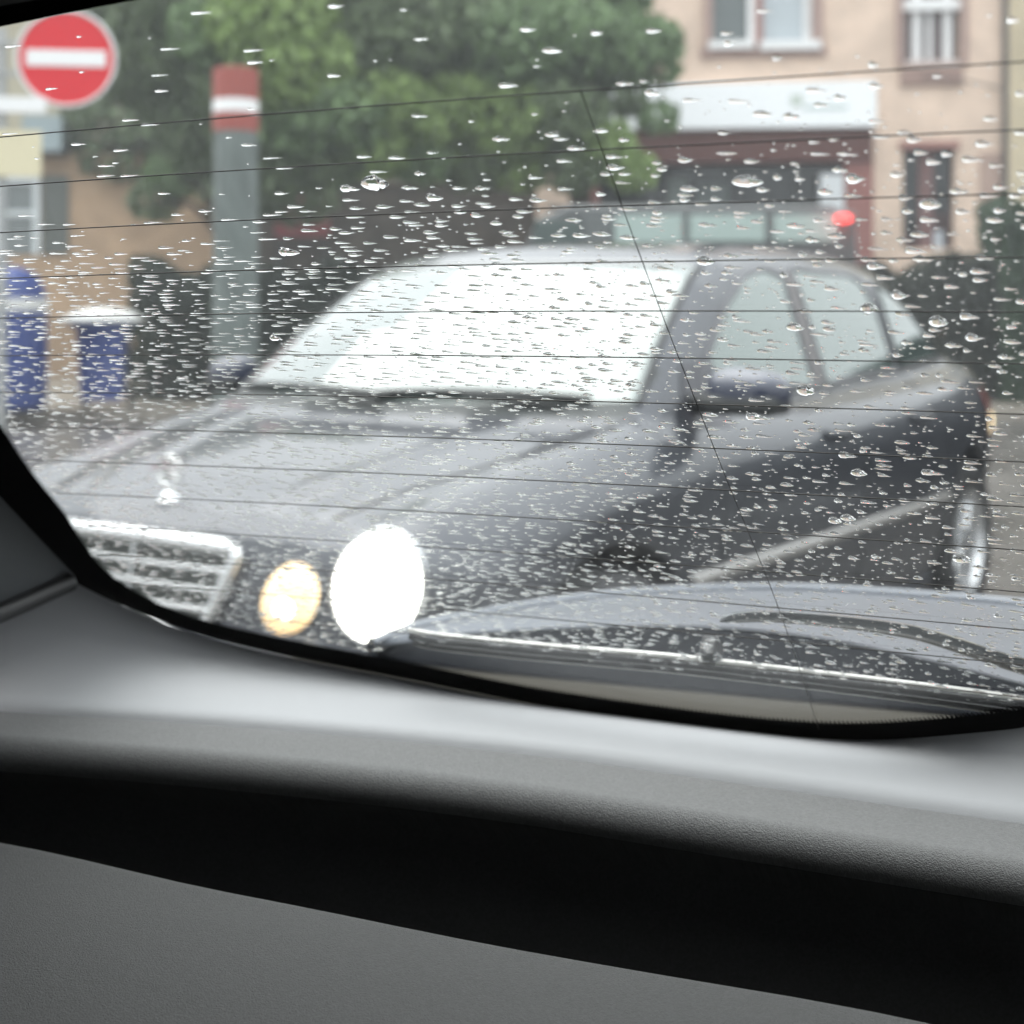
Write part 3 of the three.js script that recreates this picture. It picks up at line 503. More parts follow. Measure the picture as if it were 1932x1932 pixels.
      const hl = part(warm ? 'side_headlight' : 'headlight', put(new THREE.SphereGeometry(1, 40, 24).scale(a, b, 0.034)), warm
        ? phys(0.9, 0.75, 0.5, 0.15, { emissive: col(1.0, 0.60, 0.25), emissiveIntensity: 0.5 }) : phys(0.9, 0.9, 0.88, 0.1, { emissive: col(1, 0.98, 0.86), emissiveIntensity: 2.6 }), car, warm ? 'smaller oval lamp glowing amber white' : 'large oval headlight glowing white');
      part('bezel', put(new THREE.TorusGeometry(1, 0.07, 10, 48).scale(a * 1.02, b * 1.02, 0.12)), warm ? paint : chrome, hl);
      if (warm) part('bulb', put(new THREE.SphereGeometry(0.022, 16, 12).translate(0.012, -0.006, 0.033)), phys(1, 0.95, 0.85, 0.2, { emissive: col(1, 0.93, 0.72), emissiveIntensity: 2.0 }), hl);
      const sl = new THREE.SpotLight(warm ? col(1, 0.8, 0.5) : col(1, 0.98, 0.9), warm ? 0.3 : 1.2, 12, 0.5, 0.6);
      sl.position.copy(ctr).addScaledVector(nl, 0.075); sl.target.position.copy(ctr).add(V(s * 0.15, -0.35, 3)); sl.castShadow = true; sl.shadow.radius = 4; car.add(sl, sl.target);
    }
  }
  function subdivTube(L, s) { const P = L.map(([X, h]) => { const l = surfL(X, h); return loc(X, h, s * (l - 0.001)); }); return tube(P, 0.0042, P.length * 2, 5, true); }
  part('windscreen_top_seal', tube(Array.from({ length: 17 }, (_, i) => { const l = lerp(-0.575, 0.575, i / 16), h = 1.375 - 0.012 * (l / 0.6) ** 2; return loc(surfX(h, Math.abs(l)), h, l); }), 0.011, 40, 6), phys(0.28, 0.28, 0.28, 0.2, { metalness: 1, clearcoat: 1 }), car);
  for (const [l0, l1, hh] of [[0.60, -0.02, 1.0], [0.05, -0.62, 0.998]]) { // wipers
    const w = part('wiper', tube(Array.from({ length: 9 }, (_, i) => { const l = lerp(l0, l1, i / 8), h = hh + 0.012 * Math.sin(i / 8 * 3); return loc(surfX(h, Math.abs(l)) - 0.014, h + 0.004, l); }), 0.011, 24, 6), blackPl, car);
    part('wiper_arm', tube([loc(surfX(0.975, Math.abs(l0)) - 0.02, 0.985, l0 * 0.9), loc(surfX(0.99, Math.abs((l0 + l1) / 2)) - 0.03, 1.012, (l0 + l1) / 2)], 0.009, 10, 6), blackPl, w);
  }
  // grille
  const gx = (h, l) => surfX(h, Math.abs(l)) - 0.016, gw = (h) => lerp(0.225, 0.305, (h - 0.55) / 0.17);
  const fr = (h, s) => loc(gx(h, gw(h)), h, s * gw(h));
  const gr = part('grille_frame', [tube([...Array.from({ length: 9 }, (_, i) => { const l = lerp(-0.282, 0.282, i / 8); return loc(gx(0.728, l), 0.728 + 0.006 * (1 - (l / 0.29) ** 2), l); })], 0.019, 40, 10),
    ...[1, -1].map((s) => tube([loc(gx(0.728, 0.282), 0.728, s * 0.282), loc(gx(0.715, 0.297), 0.716, s * 0.298), fr(0.69, s), fr(0.62, s), fr(0.56, s)], 0.015, 30, 10))], phys(0.85, 0.86, 0.86, 0.22, { metalness: 0.9 }), car, 'bright chrome frame of the grille');
  part('grille_mesh', gridGeo(16, 8, (u, v) => { const h = lerp(0.553, 0.722, v), l = lerp(-1, 1, u) * gw(h); return loc(gx(h, l) + 0.008, h, l); }), std(0.03, 0.035, 0.03, 0.6), gr);
  for (const h of [0.68, 0.637, 0.596, 0.557]) part('grille_bar', tube(Array.from({ length: 9 }, (_, i) => { const l = lerp(-1, 1, i / 8) * gw(h); return loc(gx(h, l), h, l); }), 0.0065, 30, 8), phys(0.75, 0.76, 0.76, 0.25, { metalness: 0.85 }), gr);
  part('grille_divider', tube([loc(gx(0.725, 0), 0.725, 0), loc(gx(0.556, 0), 0.556, 0)], 0.007, 10, 8), phys(0.7, 0.71, 0.71, 0.25, { metalness: 0.85 }), gr);
  // hood ornament: a standing ring with a three-pointed star
  const hb = surfH(-0.44, 0), orn = part('hood_ornament', [new THREE.TorusGeometry(0.036, 0.0042, 10, 40).translate(0, hb + 0.062, 0.44), ...[0, 1, 2].map((k) => { const s = new THREE.Shape(); s.moveTo(-0.007, 0); s.lineTo(0, 0.036); s.lineTo(0.007, 0); s.lineTo(0, -0.006); s.closePath(); return new THREE.ExtrudeGeometry(s, { depth: 0.004, bevelEnabled: true, bevelSize: 0.001, bevelThickness: 0.001, bevelSegments: 1 }).translate(0, 0, -0.002).rotateZ(k * 2.0944).translate(0, hb + 0.062, 0.44); })], phys(0.8, 0.8, 0.78, 0.2, { metalness: 1 }), car, 'standing star in a ring');
  part('ornament_base', [cyl(0.011, 0.03, 0.02, 0, hb + 0.008, 0.44, 20), cyl(0.005, 0.007, 0.03, 0, hb + 0.02, 0.44, 10)], chrome, orn);
  // number plate
  part('number_plate', box(0.46, 0.10, 0.012, 0, 0.40, -surfX(0.40, 0) + 0.012, 0.003), std(0.7, 0.7, 0.68, 0.5), car);
  // wheels
  const tyreG = new THREE.LatheGeometry([[0.21, -0.09], [0.255, -0.1], [0.295, -0.095], [0.314, -0.075], [0.318, 0], [0.314, 0.075], [0.295, 0.095], [0.255, 0.1], [0.21, 0.09]].map((p) => new THREE.Vector2(...p)), 48).rotateZ(Math.PI / 2);
  const rimG = new THREE.LatheGeometry([[0.005, 0.055], [0.05, 0.055], [0.06, 0.04], [0.16, 0.035], [0.19, 0.055], [0.212, 0.088], [0.218, 0.09], [0.216, 0.07], [0.19, -0.02], [0.19, -0.09]].map((p) => new THREE.Vector2(...p)), 48).rotateZ(-Math.PI / 2);
  const spokes = []; for (let k = 0; k < 8; k++) spokes.push(new THREE.CylinderGeometry(0.012, 0.022, 0.15, 10).scale(1, 1, 0.6).rotateZ(0).translate(0, 0.125, 0).rotateX(k * Math.PI / 4).translate(0.05, 0, 0));
  const alloy = phys(0.72, 0.73, 0.74, 0.25, { metalness: 0.9 }), holes = []; for (let k = 0; k < 8; k++) holes.push(cyl(0.022, 0.022, 0.004, 0, 0, 0, 16).rotateZ(Math.PI / 2).translate(0.042, 0.115 * Math.cos((k + 0.5) * Math.PI / 4), 0.115 * Math.sin((k + 0.5) * Math.PI / 4)));
  const tyreM = std(0.022, 0.022, 0.023, 0.8), wheel = new THREE.Group(); wheel.name = 'wheel';
  part('tyre', tyreG, tyreM, wheel); part('rim', [rimG, ...spokes], alloy, wheel); part('rim_hole', holes, blackPl, wheel); part('hub_cap', cyl(0.032, 0.036, 0.02, 0, 0, 0, 24).rotateZ(-Math.PI / 2).translate(0.062, 0, 0), chrome, wheel);
  for (const X of WHEELS) for (const s of [1, -1]) { const w = wheel.clone(); w.position.set(s * 0.765, WR, -X); w.rotation.y = s > 0 ? 0 : Math.PI; car.add(w); }
  part('wheel_well', WHEELS.flatMap((X) => [1, -1].map((s) => cyl(0.375, 0.375, 0.22, 0, 0, 0, 28).rotateZ(Math.PI / 2).translate(s * 0.56, 0.32, -X))), std(0.012, 0.012, 0.012, 0.95), car);
  part('underbody', box(1.3, 0.06, 3.9, 0, 0.23, -1.5), blackPl, car);
}

// an unseen dark car added outside the picture to darken the saloon car's flank
{
  const v = thing('added_dark_car', V(4.15, 0, -6.1), 'unseen dark car added to darken the saloon car flank by reflection', 'car', undefined, Math.PI / 2 + 0.02);
  const sh = new THREE.Shape(); [[-2.3, 0.28], [-2.42, 0.6], [-2.3, 0.95], [-1.5, 0.98], [-0.9, 1.36], [2.0, 1.38], [2.3, 0.95], [2.32, 0.3]].forEach((p, i) => i ? sh.lineTo(...p) : sh.moveTo(...p));
  part('body', new THREE.ExtrudeGeometry(sh, { depth: 1.5, bevelEnabled: true, bevelSize: 0.05, bevelThickness: 0.08, bevelSegments: 3 }).translate(0, 0, -0.75), phys(0.014, 0.015, 0.018, 0.45, { specularIntensity: 0.6 }), v);
  for (const s of [1, -1]) { for (const [x0, w] of [[-0.3, 0.9], [0.75, 0.9], [1.65, 0.7]]) part('window', box(w, 0.30, 0.02, x0, 1.14, s * 0.835, 0.008), phys(0.012, 0.014, 0.014, 0.1), v); for (const x of [-1.55, 1.5]) part('wheel', cyl(0.32, 0.32, 0.2, 0, 0, 0, 28).rotateX(Math.PI / 2).translate(x, 0.32, s * 0.75), std(0.02, 0.02, 0.02, 0.9), v); }
}

// ------------------------------------------------------------------ the car one sits in: rear window, shelf, trims, tailgate, wiper
const OWN = 24 * Math.PI / 180, OC = Math.cos(OWN), OS = Math.sin(OWN);
const own = thing('own_car', V(0, 0, 0), 'dark car interior around its wet rear window: shelf, seat back, trims and rear wiper', 'car', undefined, -OWN);
const O = (u, h, r) => V(u, EYE + h, -r);                       // u to the right, h above the eye, r rearwards
const TAN = 0.864, SLN = Math.hypot(1, TAN), GC = 1 / SLN, GS = TAN / SLN;    // slope of the rear window
const G = (u, v, off = 0) => O(u, 0.0932 - v * GS + off * GC, 0.533 + v * GC + off * GS);   // point on the glass; v down the slope, off outwards
const rayG = (px, py) => { const dx = (px - 966) / FPX, dy = -(py - HPY) / FPX, rr_ = dx * OS + OC, t = 0.5537 / (dy + TAN * rr_); return [(dx * OC - OS) * t, (rr_ * t - 0.533) / GC]; };
const rayP = (px, py, drop) => { const dx = (px - 966) / FPX, dy = (py - HPY) / FPX, t = drop / dy; return [(dx * OC - OS) * t, (dx * OS + OC) * t]; };
let inner;                                                       // inner edge of the black border, in glass coordinates
{
  const grain = tex(512, () => { const r = 0.5 * rnd() + 0.5 * rnd(); return [r, r, r]; }, false);
  const speck = (() => { const n = 256, a = Array.from({ length: n * n }, () => rnd()); return tex(n, (u, v) => { const i = Math.round(u * n), j = Math.round(v * n), q = (x, y) => a[((y + n) % n) * n + (x + n) % n]; const r = 0.80 + 0.36 * (0.5 * q(i, j) + 0.3 * q(i + 1, j) + 0.2 * q(i, j + 1) - 0.5) + (q(i + 7, j + 3) > 0.996 ? 0.2 : 0); return [r, r, r]; }, false); })();
  const shelfM = std(0.34, 0.345, 0.355, 0.75, { bumpMap: grain, bumpScale: 0.00025 });
  const shelfFront = std(0.165, 0.166, 0.165, 0.75, { map: speck, bumpMap: grain, bumpScale: 0.0006 });
  const seatM = std(0.068, 0.0685, 0.068, 0.8, { map: speck, bumpMap: grain, bumpScale: 0.0009 });
  const darkTrim = std(0.012, 0.012, 0.012, 0.75, { bumpMap: grain, bumpScale: 0.00025 }), black = phys(0.004, 0.004, 0.004, 1, { specularIntensity: 0.1 }), rubber = std(0.012, 0.012, 0.013, 0.45);

  // ---- rear window
  const spl = (pts, n) => new THREE.SplineCurve(pts.map((p) => new THREE.Vector2(...p))).getPoints(n).map((p) => [p.x, p.y]);
  const bottom = spl([[0, 800], [60, 890], [120, 965], [200, 1075], [330, 1150], [500, 1196], [760, 1246], [1000, 1294], [1250, 1331], [1450, 1354], [1620, 1362], [1800, 1350], [1932, 1334]].map((p) => rayG(...p)), 160);
  const end = bottom[bottom.length - 1];
  const right = spl([end, [0.04, 0.47], [0.13, 0.35], [0.16, 0.2], [0.13, 0.0], [0.08, -0.075]], 40).slice(1);
  const left = spl([[-0.30, -0.072], [-0.44, -0.064], [-0.56, -0.05], [-0.64, -0.01], [-0.675, 0.08], [-0.70, 0.18], bottom[0]], 40).slice(0, -1);
  inner = [...left, ...bottom, ...right];                        // closed loop
  const grow = (loop, fn) => loop.map((p, i) => { const a = loop[(i + loop.length - 1) % loop.length], b = loop[(i + 1) % loop.length], dx = b[0] - a[0], dy = b[1] - a[1], L = Math.hypot(dx, dy) || 1, k = fn(p); return [p[0] - dy / L * k * SGN, p[1] + dx / L * k * SGN]; });
  const area = inner.reduce((s, p, i) => { const q = inner[(i + 1) % inner.length]; return s + p[0] * q[1] - q[0] * p[1]; }, 0), SGN = area > 0 ? -1 : 1;
  const outer = grow(inner, (p) => lerp(0.032, 0.023, clamp((p[0] + 0.5) / 0.4)) + 0.06 * sstep(-0.60, -0.72, p[0]) * sstep(0.52, 0.40, p[1]));
  const flat = (loop, hole, off) => { const s = new THREE.Shape(loop.map((p) => new THREE.Vector2(...p))); if (hole) s.holes.push(new THREE.Path(hole.map((p) => new THREE.Vector2(...p)))); const g = new THREE.ShapeGeometry(s), p = g.attributes.position; for (let i = 0; i < p.count; i++) { const q = G(p.getX(i), p.getY(i), off); p.setXYZ(i, q.x, q.y, q.z); } g.computeVertexNormals(); return g; };
  const pane = part('rear_window', flat(outer, null, 0), phys(0.96, 0.985, 0.975, 0.0, { transmission: 1, thickness: 0, ior: 1.5 }), own, 'wet sloping rear window with fine heating wires');
  part('black_border', flat(outer, inner, -0.0012), black, pane);
  // dots along the border's edge
  const dots = [], toCentre = grow(inner, () => -1).map((p, i) => [p[0] - inner[i][0], p[1] - inner[i][1]]);
  let acc = 0; for (let i = left.length; i < left.length + bottom.length - 1; i++) { const a = inner[i], b = inner[i + 1], L = Math.hypot(b[0] - a[0], b[1] - a[1]); for (; acc < L; acc += 0.0032) { const t = acc / L, q = [lerp(a[0], b[0], t), lerp(a[1], b[1], t)], n = toCentre[i]; dots.push([q[0] + n[0] * 0.0005, q[1] + n[1] * 0.0005, 0.0013]); dots.push([q[0] + n[0] * 0.0029, q[1] + n[1] * 0.0029, 0.00085]); } acc -= L; }
  const dg = new THREE.CircleGeometry(1, 8), dm = new THREE.InstancedMesh(dg, black, dots.length), M4 = new THREE.Matrix4(), nG = V(0, GC, -GS), bu = V(1, 0, 0), bv = new THREE.Vector3().crossVectors(nG, bu);
  dots.forEach((d, i) => dm.setMatrixAt(i, M4.makeBasis(bu.clone().multiplyScalar(d[2]), bv.clone().multiplyScalar(d[2]), nG).setPosition(G(d[0], d[1], -0.0009))));
  dm.name = 'border_dots'; dm.userData.kind = 'stuff'; pane.add(dm);
  // heating wires: where each crosses the upright wire
  const inside = ([x, y], loop) => { let c = false; for (let i = 0, j = loop.length - 1; i < loop.length; j = i++) { const [xi, yi] = loop[i], [xj, yj] = loop[j]; if ((yi > y) !== (yj > y) && x < (xj - xi) * (y - yi) / (yj - yi) + xi) c = !c; } return c; };
  const WV = [0, 0.033, 0.067, 0.104, 0.139, 0.175, 0.213, 0.252, 0.292, 0.334, 0.378, 0.421, 0.464, 0.507];
  const wireM = std(0.022, 0.018, 0.014, 0.5);
  for (const v of WV) { const pts = []; for (let u = -0.74; u < 0.16; u += 0.02) { const q = [u, v + 0.035 * (u + 0.2) ** 2]; if (inside(q, inner)) pts.push(G(q[0], q[1], -0.0018)); } part('heating_wire', tube(pts, 0.00035, pts.length, 5), wireM, pane); }
  part('upright_wire', tube([G(-0.2055, 0, -0.0022), G(-0.205, 0.12, -0.0022), G(-0.202, 0.26, -0.0022), G(-0.197, 0.42, -0.0022), G(-0.198, 0.59, -0.0022)], 0.00024, 30, 5), wireM, pane);

  // ---- parcel shelf, its front and the seat back
  const DROP = 0.322, K = 0.93;
  const roundStrip = (prof, u0, u1, nu, bow, wob = 0) => gridGeo(nu, prof.length - 1, (a, b) => { const [r, h] = prof[Math.round(b * (prof.length - 1))], u = lerp(u0, u1, a); return O(u * K, (h + wob * noise.noise(u * 4, r * 9, 2)) * K, (r + bow(u)) * K); });
  const seamBow = (u) => -0.24 * Math.max(0, -u - 0.35) ** 1.6 + 0.0 * u;
  const m2 = (g, s) => { const p = g.attributes.position, uv = new Float32Array(p.count * 2); for (let i = 0; i < p.count; i++) { uv[2 * i] = p.getX(i) * s; uv[2 * i + 1] = (p.getZ(i) - p.getY(i)) * s; } g.setAttribute('uv', new THREE.BufferAttribute(uv, 2)); return g; };
  const arc = (r0, h0, rad, a0, a1, n) => Array.from({ length: n + 1 }, (_, i) => { const a = lerp(a0, a1, i / n) * Math.PI / 180; return [r0 + rad * Math.cos(a), h0 + rad * Math.sin(a)]; });
  const lowEdge = outer.slice(left.length, left.length + bottom.length).filter((p) => p[1] > 0.42).sort((p, q) => p[0] - q[0]);
  const edgeV = (u) => { let i = 0; while (i < lowEdge.length - 2 && lowEdge[i + 1][0] < u) i++; const [x0, y0] = lowEdge[i], [x1, y1] = lowEdge[i + 1]; return lerp(y0, y1, clamp((u - x0) / (x1 - x0))) - 0.35 * Math.max(0, u + 0.06) - 0.25 * Math.max(0, -0.755 - u); };
  part('parcel_shelf', m2(gridGeo(120, 16, (a, b) => {
    const u = lerp(-1.12, 0.34, a), top = G(u, edgeV(u) - 0.006, -0.004), uk = u / K, r1 = (0.956 + seamBow(uk)) * K, hs = -DROP * K;
    if (b > 0.8) { const k = (b - 0.8) / 0.2 * 1.5708; return O(u, hs - 0.022 * (1 - Math.cos(k)), r1 - 0.014 * Math.sin(k) - 0.0005); }
    const t = b / 0.8, r = lerp(-top.z, r1, t), h = lerp(top.y - EYE, hs, Math.pow(t, 0.3)); return O(u, h, r);
  }), 9), shelfM, own, 'pale grey shelf below the rear window, bright with sky');
  part('shelf_edge', m2(roundStrip([[0.9412, -DROP - 0.022], [0.9412, -DROP - 0.06]], -1.12, 0.34, 60, seamBow), 5), rubber, own);
  part('shelf_front', m2(roundStrip([[0.9375, -DROP - 0.05], ...arc(0.929, -DROP - 0.010, 0.008, 0, 90, 4), [0.91, -DROP - 0.002], ...arc(0.874, -DROP - 0.017, 0.015, 90, 222, 14)], -1.15, 0.6, 40, (u) => seamBow(u) + 0.06 * Math.min(0, u + 0.0) * 0, 0), 5), shelfFront, own, 'grey grained front of the shelf');
  part('shaded_shelf_skirt', m2(roundStrip([[0.863, -DROP - 0.0275], [0.882, -DROP - 0.045], [0.892, -DROP - 0.12], [0.90, -DROP - 0.4]], -1.15, 0.6, 40, seamBow), 5), std(0.068, 0.0685, 0.068, 0.95, { map: speck }), own, 'drop below the shelf front, its shade painted into a darker grey');  // darker than the shelf front: the shade under the lip is in this grey
  part('seat_back', m2(roundStrip([[0.755, -0.9], [0.752, -0.43], ...arc(0.722, -0.396, 0.030, 0, 90, 10), [0.68, -0.362], [0.60, -0.358], [0.52, -0.362], ...arc(0.44, -0.41, 0.05, 90, 180, 8), [0.37, -0.6], [0.33, -0.95]], -1.0, 0.6, 40, (u) => 0.06 * (u + 0.05) * 0.2, 0.006), 6), seatM, own, 'dark grey grained top of the seat back');
  part('shelf_support', box(1.7, 0.5, 0.04, -0.28, EYE - 0.75, -0.74), black, own);
  // ---- trims beside the window
  part('pillar_trim', m2(gridGeo(20, 20, (a, b) => { const h = lerp(-0.212 - 0.055 * (1 - a), 0.24, b), r = lerp(0.2, (0.5537 - h) / 0.864 - 0.016, a); return O(-0.772 - 0.10 * (1 - a) ** 1.5 + 0.012 * Math.sin(b * 3), h, r); }, true), 9), std(0.05, 0.054, 0.058, 0.5, { bumpMap: grain, bumpScale: 0.0003 }), own, 'dark trim of the pillar left of the window');
  part('pillar_lip', tube([O(-0.87, -0.272, 0.45), O(-0.80, -0.245, 0.66), O(-0.776, -0.228, 0.78), O(-0.770, -0.215, 0.862)], 0.008, 20, 8), rubber, own);
  part('pillar_trim', box(0.03, 0.5, 0.5, 0.30, EYE - 0.05, -0.42), darkTrim, own, 'trim of the pillar right of the window');
  part('window_header', m2(gridGeo(30, 6, (a, b) => { const u = lerp(-0.85, 0.4, a); const q = G(u, -0.078 - b * 0.06 + 0.16 * Math.max(0, -u - 0.42) ** 1.5, -0.008 - 0.03 * b); return q; }), 8), std(0.015, 0.014, 0.014, 0.7), own, 'dark trim above the window');
  part('headliner', box(1.9, 0.03, 2.3, -0.26, EYE + 0.245, 0.62), std(0.02, 0.02, 0.02, 0.95), own);
  for (const u of [-1.17, 0.64]) { part('added_side_block', box(0.04, 1.3, 2.6, u, EYE - 0.40, 0.50), darkTrim, own); }  // unseen and windowless, added to keep side light out of the cabin
  part('added_front_block', box(1.9, 1.4, 0.05, -0.26, EYE - 0.42, 1.72), darkTrim, own);  // unseen, added across the windscreen opening to keep the cabin dark
  part('floor', box(1.8, 0.05, 2.9, -0.26, EYE - 1.0, 0.3), darkTrim, own);
  part('seat_cushion', box(1.3, 0.2, 0.5, -0.25, EYE - 0.75, -0.1, 0.06), seatM, own);

  // ---- tailgate outside the glass
  const bodyM = phys(0.10, 0.112, 0.132, 0.45, { metalness: 0.5, clearcoat: 0.35, clearcoatRoughness: 0.2 });
  const far = spl([[700, 1216], [780, 1184], [900, 1160], [1000, 1142], [1150, 1122], [1350, 1111], [1500, 1110], [1700, 1121], [1932, 1140], [2300, 1185]].map((p) => rayP(...p, 0.34)), 60);
  const nearL = spl([[690, 1222], [860, 1197], [970, 1188], [1060, 1184], [1180, 1180], [1350, 1183], [1480, 1194], [1650, 1222], [1932, 1290], [2300, 1400]].map((p) => rayP(...p, 0.345)), 60);
  part('tailgate', [gridGeo(60, 6, (a, b) => { const i = Math.round(a * 60), p = far[i], q = nearL[i]; return O(lerp(p[0], q[0], b), -0.34 - 0.005 * b + 0.004 * Math.sin(b * 3.1), lerp(p[1], q[1], b)); }, true),
    gridGeo(60, 10, (a, b) => { const p = far[Math.round(a * 60)], k = Math.sin(b * 1.5708); return O(p[0] - 0.02 * b, -0.34 - 0.35 * b * b - 0.01 * b, p[1] + 0.03 * k); })], bodyM, own, 'grey painted rear deck with a bright edge');
  part('tailgate_edge', tube(far.map((p) => O(p[0], -0.339, p[1])), 0.0055, 120, 8), phys(0.16, 0.175, 0.2, 0.25, { clearcoat: 1, metalness: 0.5 }), own);
  const ledgeR = (u) => lerp(1.255, 1.30, clamp((u + 0.6) / 0.55));
  part('tailgate_black_strip', gridGeo(60, 4, (a, b) => { const i = Math.round(a * 60), p = nearL[i]; return O(p[0], -0.3465 - 0.012 * Math.sin(b * 1.5), lerp(p[1], ledgeR(p[0]), b)); }, true), phys(0.008, 0.009, 0.011, 1, { specularIntensity: 0.04 }), own, 'black strip between deck and glass');  // plain matte black strip from the deck to the ledge
  part('window_ledge', m2(gridGeo(60, 6, (a, b) => { const u = lerp(-0.80, 0.3, a); return O(u, -0.362 - 0.012 * b, lerp(ledgeR(u), 0.99, b)); }, true), 3), phys(0.062, 0.058, 0.050, 0.95, { specularIntensity: 0.08 }), own, 'dull grey brown ledge at the foot of the window');
  part('tailgate_skin', [gridGeo(40, 2, (a, b) => O(lerp(-0.86, 0.45, a), lerp(-0.385, -0.5, b), lerp(0.99, 1.0, b)))], black, own);
  // glass outside lower edge: pale sealing strip seen below the wiper
  // ---- rear wiper
  const wp = [[770, 1206], [812, 1214], [900, 1224], [1000, 1234], [1100, 1243], [1240, 1255], [1400, 1273], [1600, 1297], [1800, 1322], [1990, 1348]].map((p) => rayG(...p));
  const lineOff = (dv, off, i0 = 0, i1 = 10) => wp.slice(i0, i1).map(([u, v]) => G(u, v + dv, off));
  const wiper = part('wiper_rubber', [tube(lineOff(0.0005, 0.003), 0.0026, 60, 6), tube(lineOff(0.0095, 0.0025), 0.0022, 60, 6)], rubber, own, 'wiper blade lying along the foot of the window');
  const steel = phys(0.58, 0.57, 0.54, 0.35, { metalness: 0.4, clearcoat: 1 });
  part('blade_spine', tube(lineOff(-0.0045, 0.006), 0.0020, 60, 6), steel, wiper); part('blade_spine', tube(lineOff(0.0052, 0.0052), 0.0017, 60, 6), steel, wiper); part('blade_lip', tube(lineOff(0.0145, 0.0045), 0.0024, 60, 6), steel, wiper);
  const clip = rayG(1338, 1262); part('blade_clip', box(0.012, 0.016, 0.022, 0, 0, 0, 0.003).applyQuaternion(new THREE.Quaternion().setFromUnitVectors(V(0, 1, 0), V(0, GC, -GS))).translate(...G(clip[0], clip[1] - 0.002, 0.012).toArray()), rubber, wiper);
  const ap = [[1345, 1236], [1420, 1233], [1520, 1239], [1620, 1251], [1720, 1268], [1800, 1292], [1900, 1325], [2000, 1352]].map((p) => rayG(...p)), ac = new THREE.CatmullRomCurve3(ap.map(([u, v]) => G(u, v, 0.028)));
  part('wiper_arm', gridGeo(60, 10, (a, b) => { const p = ac.getPoint(a), w = lerp(0.005, 0.011, a) * Math.sin(Math.min(1, a * 12) * 1.57), t = b * 2 * Math.PI; return p.clone().add(V(0, GC, -GS).multiplyScalar(0.003 * Math.sin(t))).add(V(0, GS, GC).multiplyScalar(w * Math.cos(t))); }), phys(0.05, 0.055, 0.06, 0.2, { clearcoat: 1 }), own, 'wet wiper arm shining blue grey');
  const pv = G(-0.03, 0.535, 0.02); part('wiper_pivot', [new THREE.SphereGeometry(0.022, 20, 12).scale(1, 0.7, 1).translate(pv.x, pv.y, pv.z), cyl(0.012, 0.014, 0.03, pv.x, pv.y - 0.012, pv.z, 16)], rubber, wiper);
}

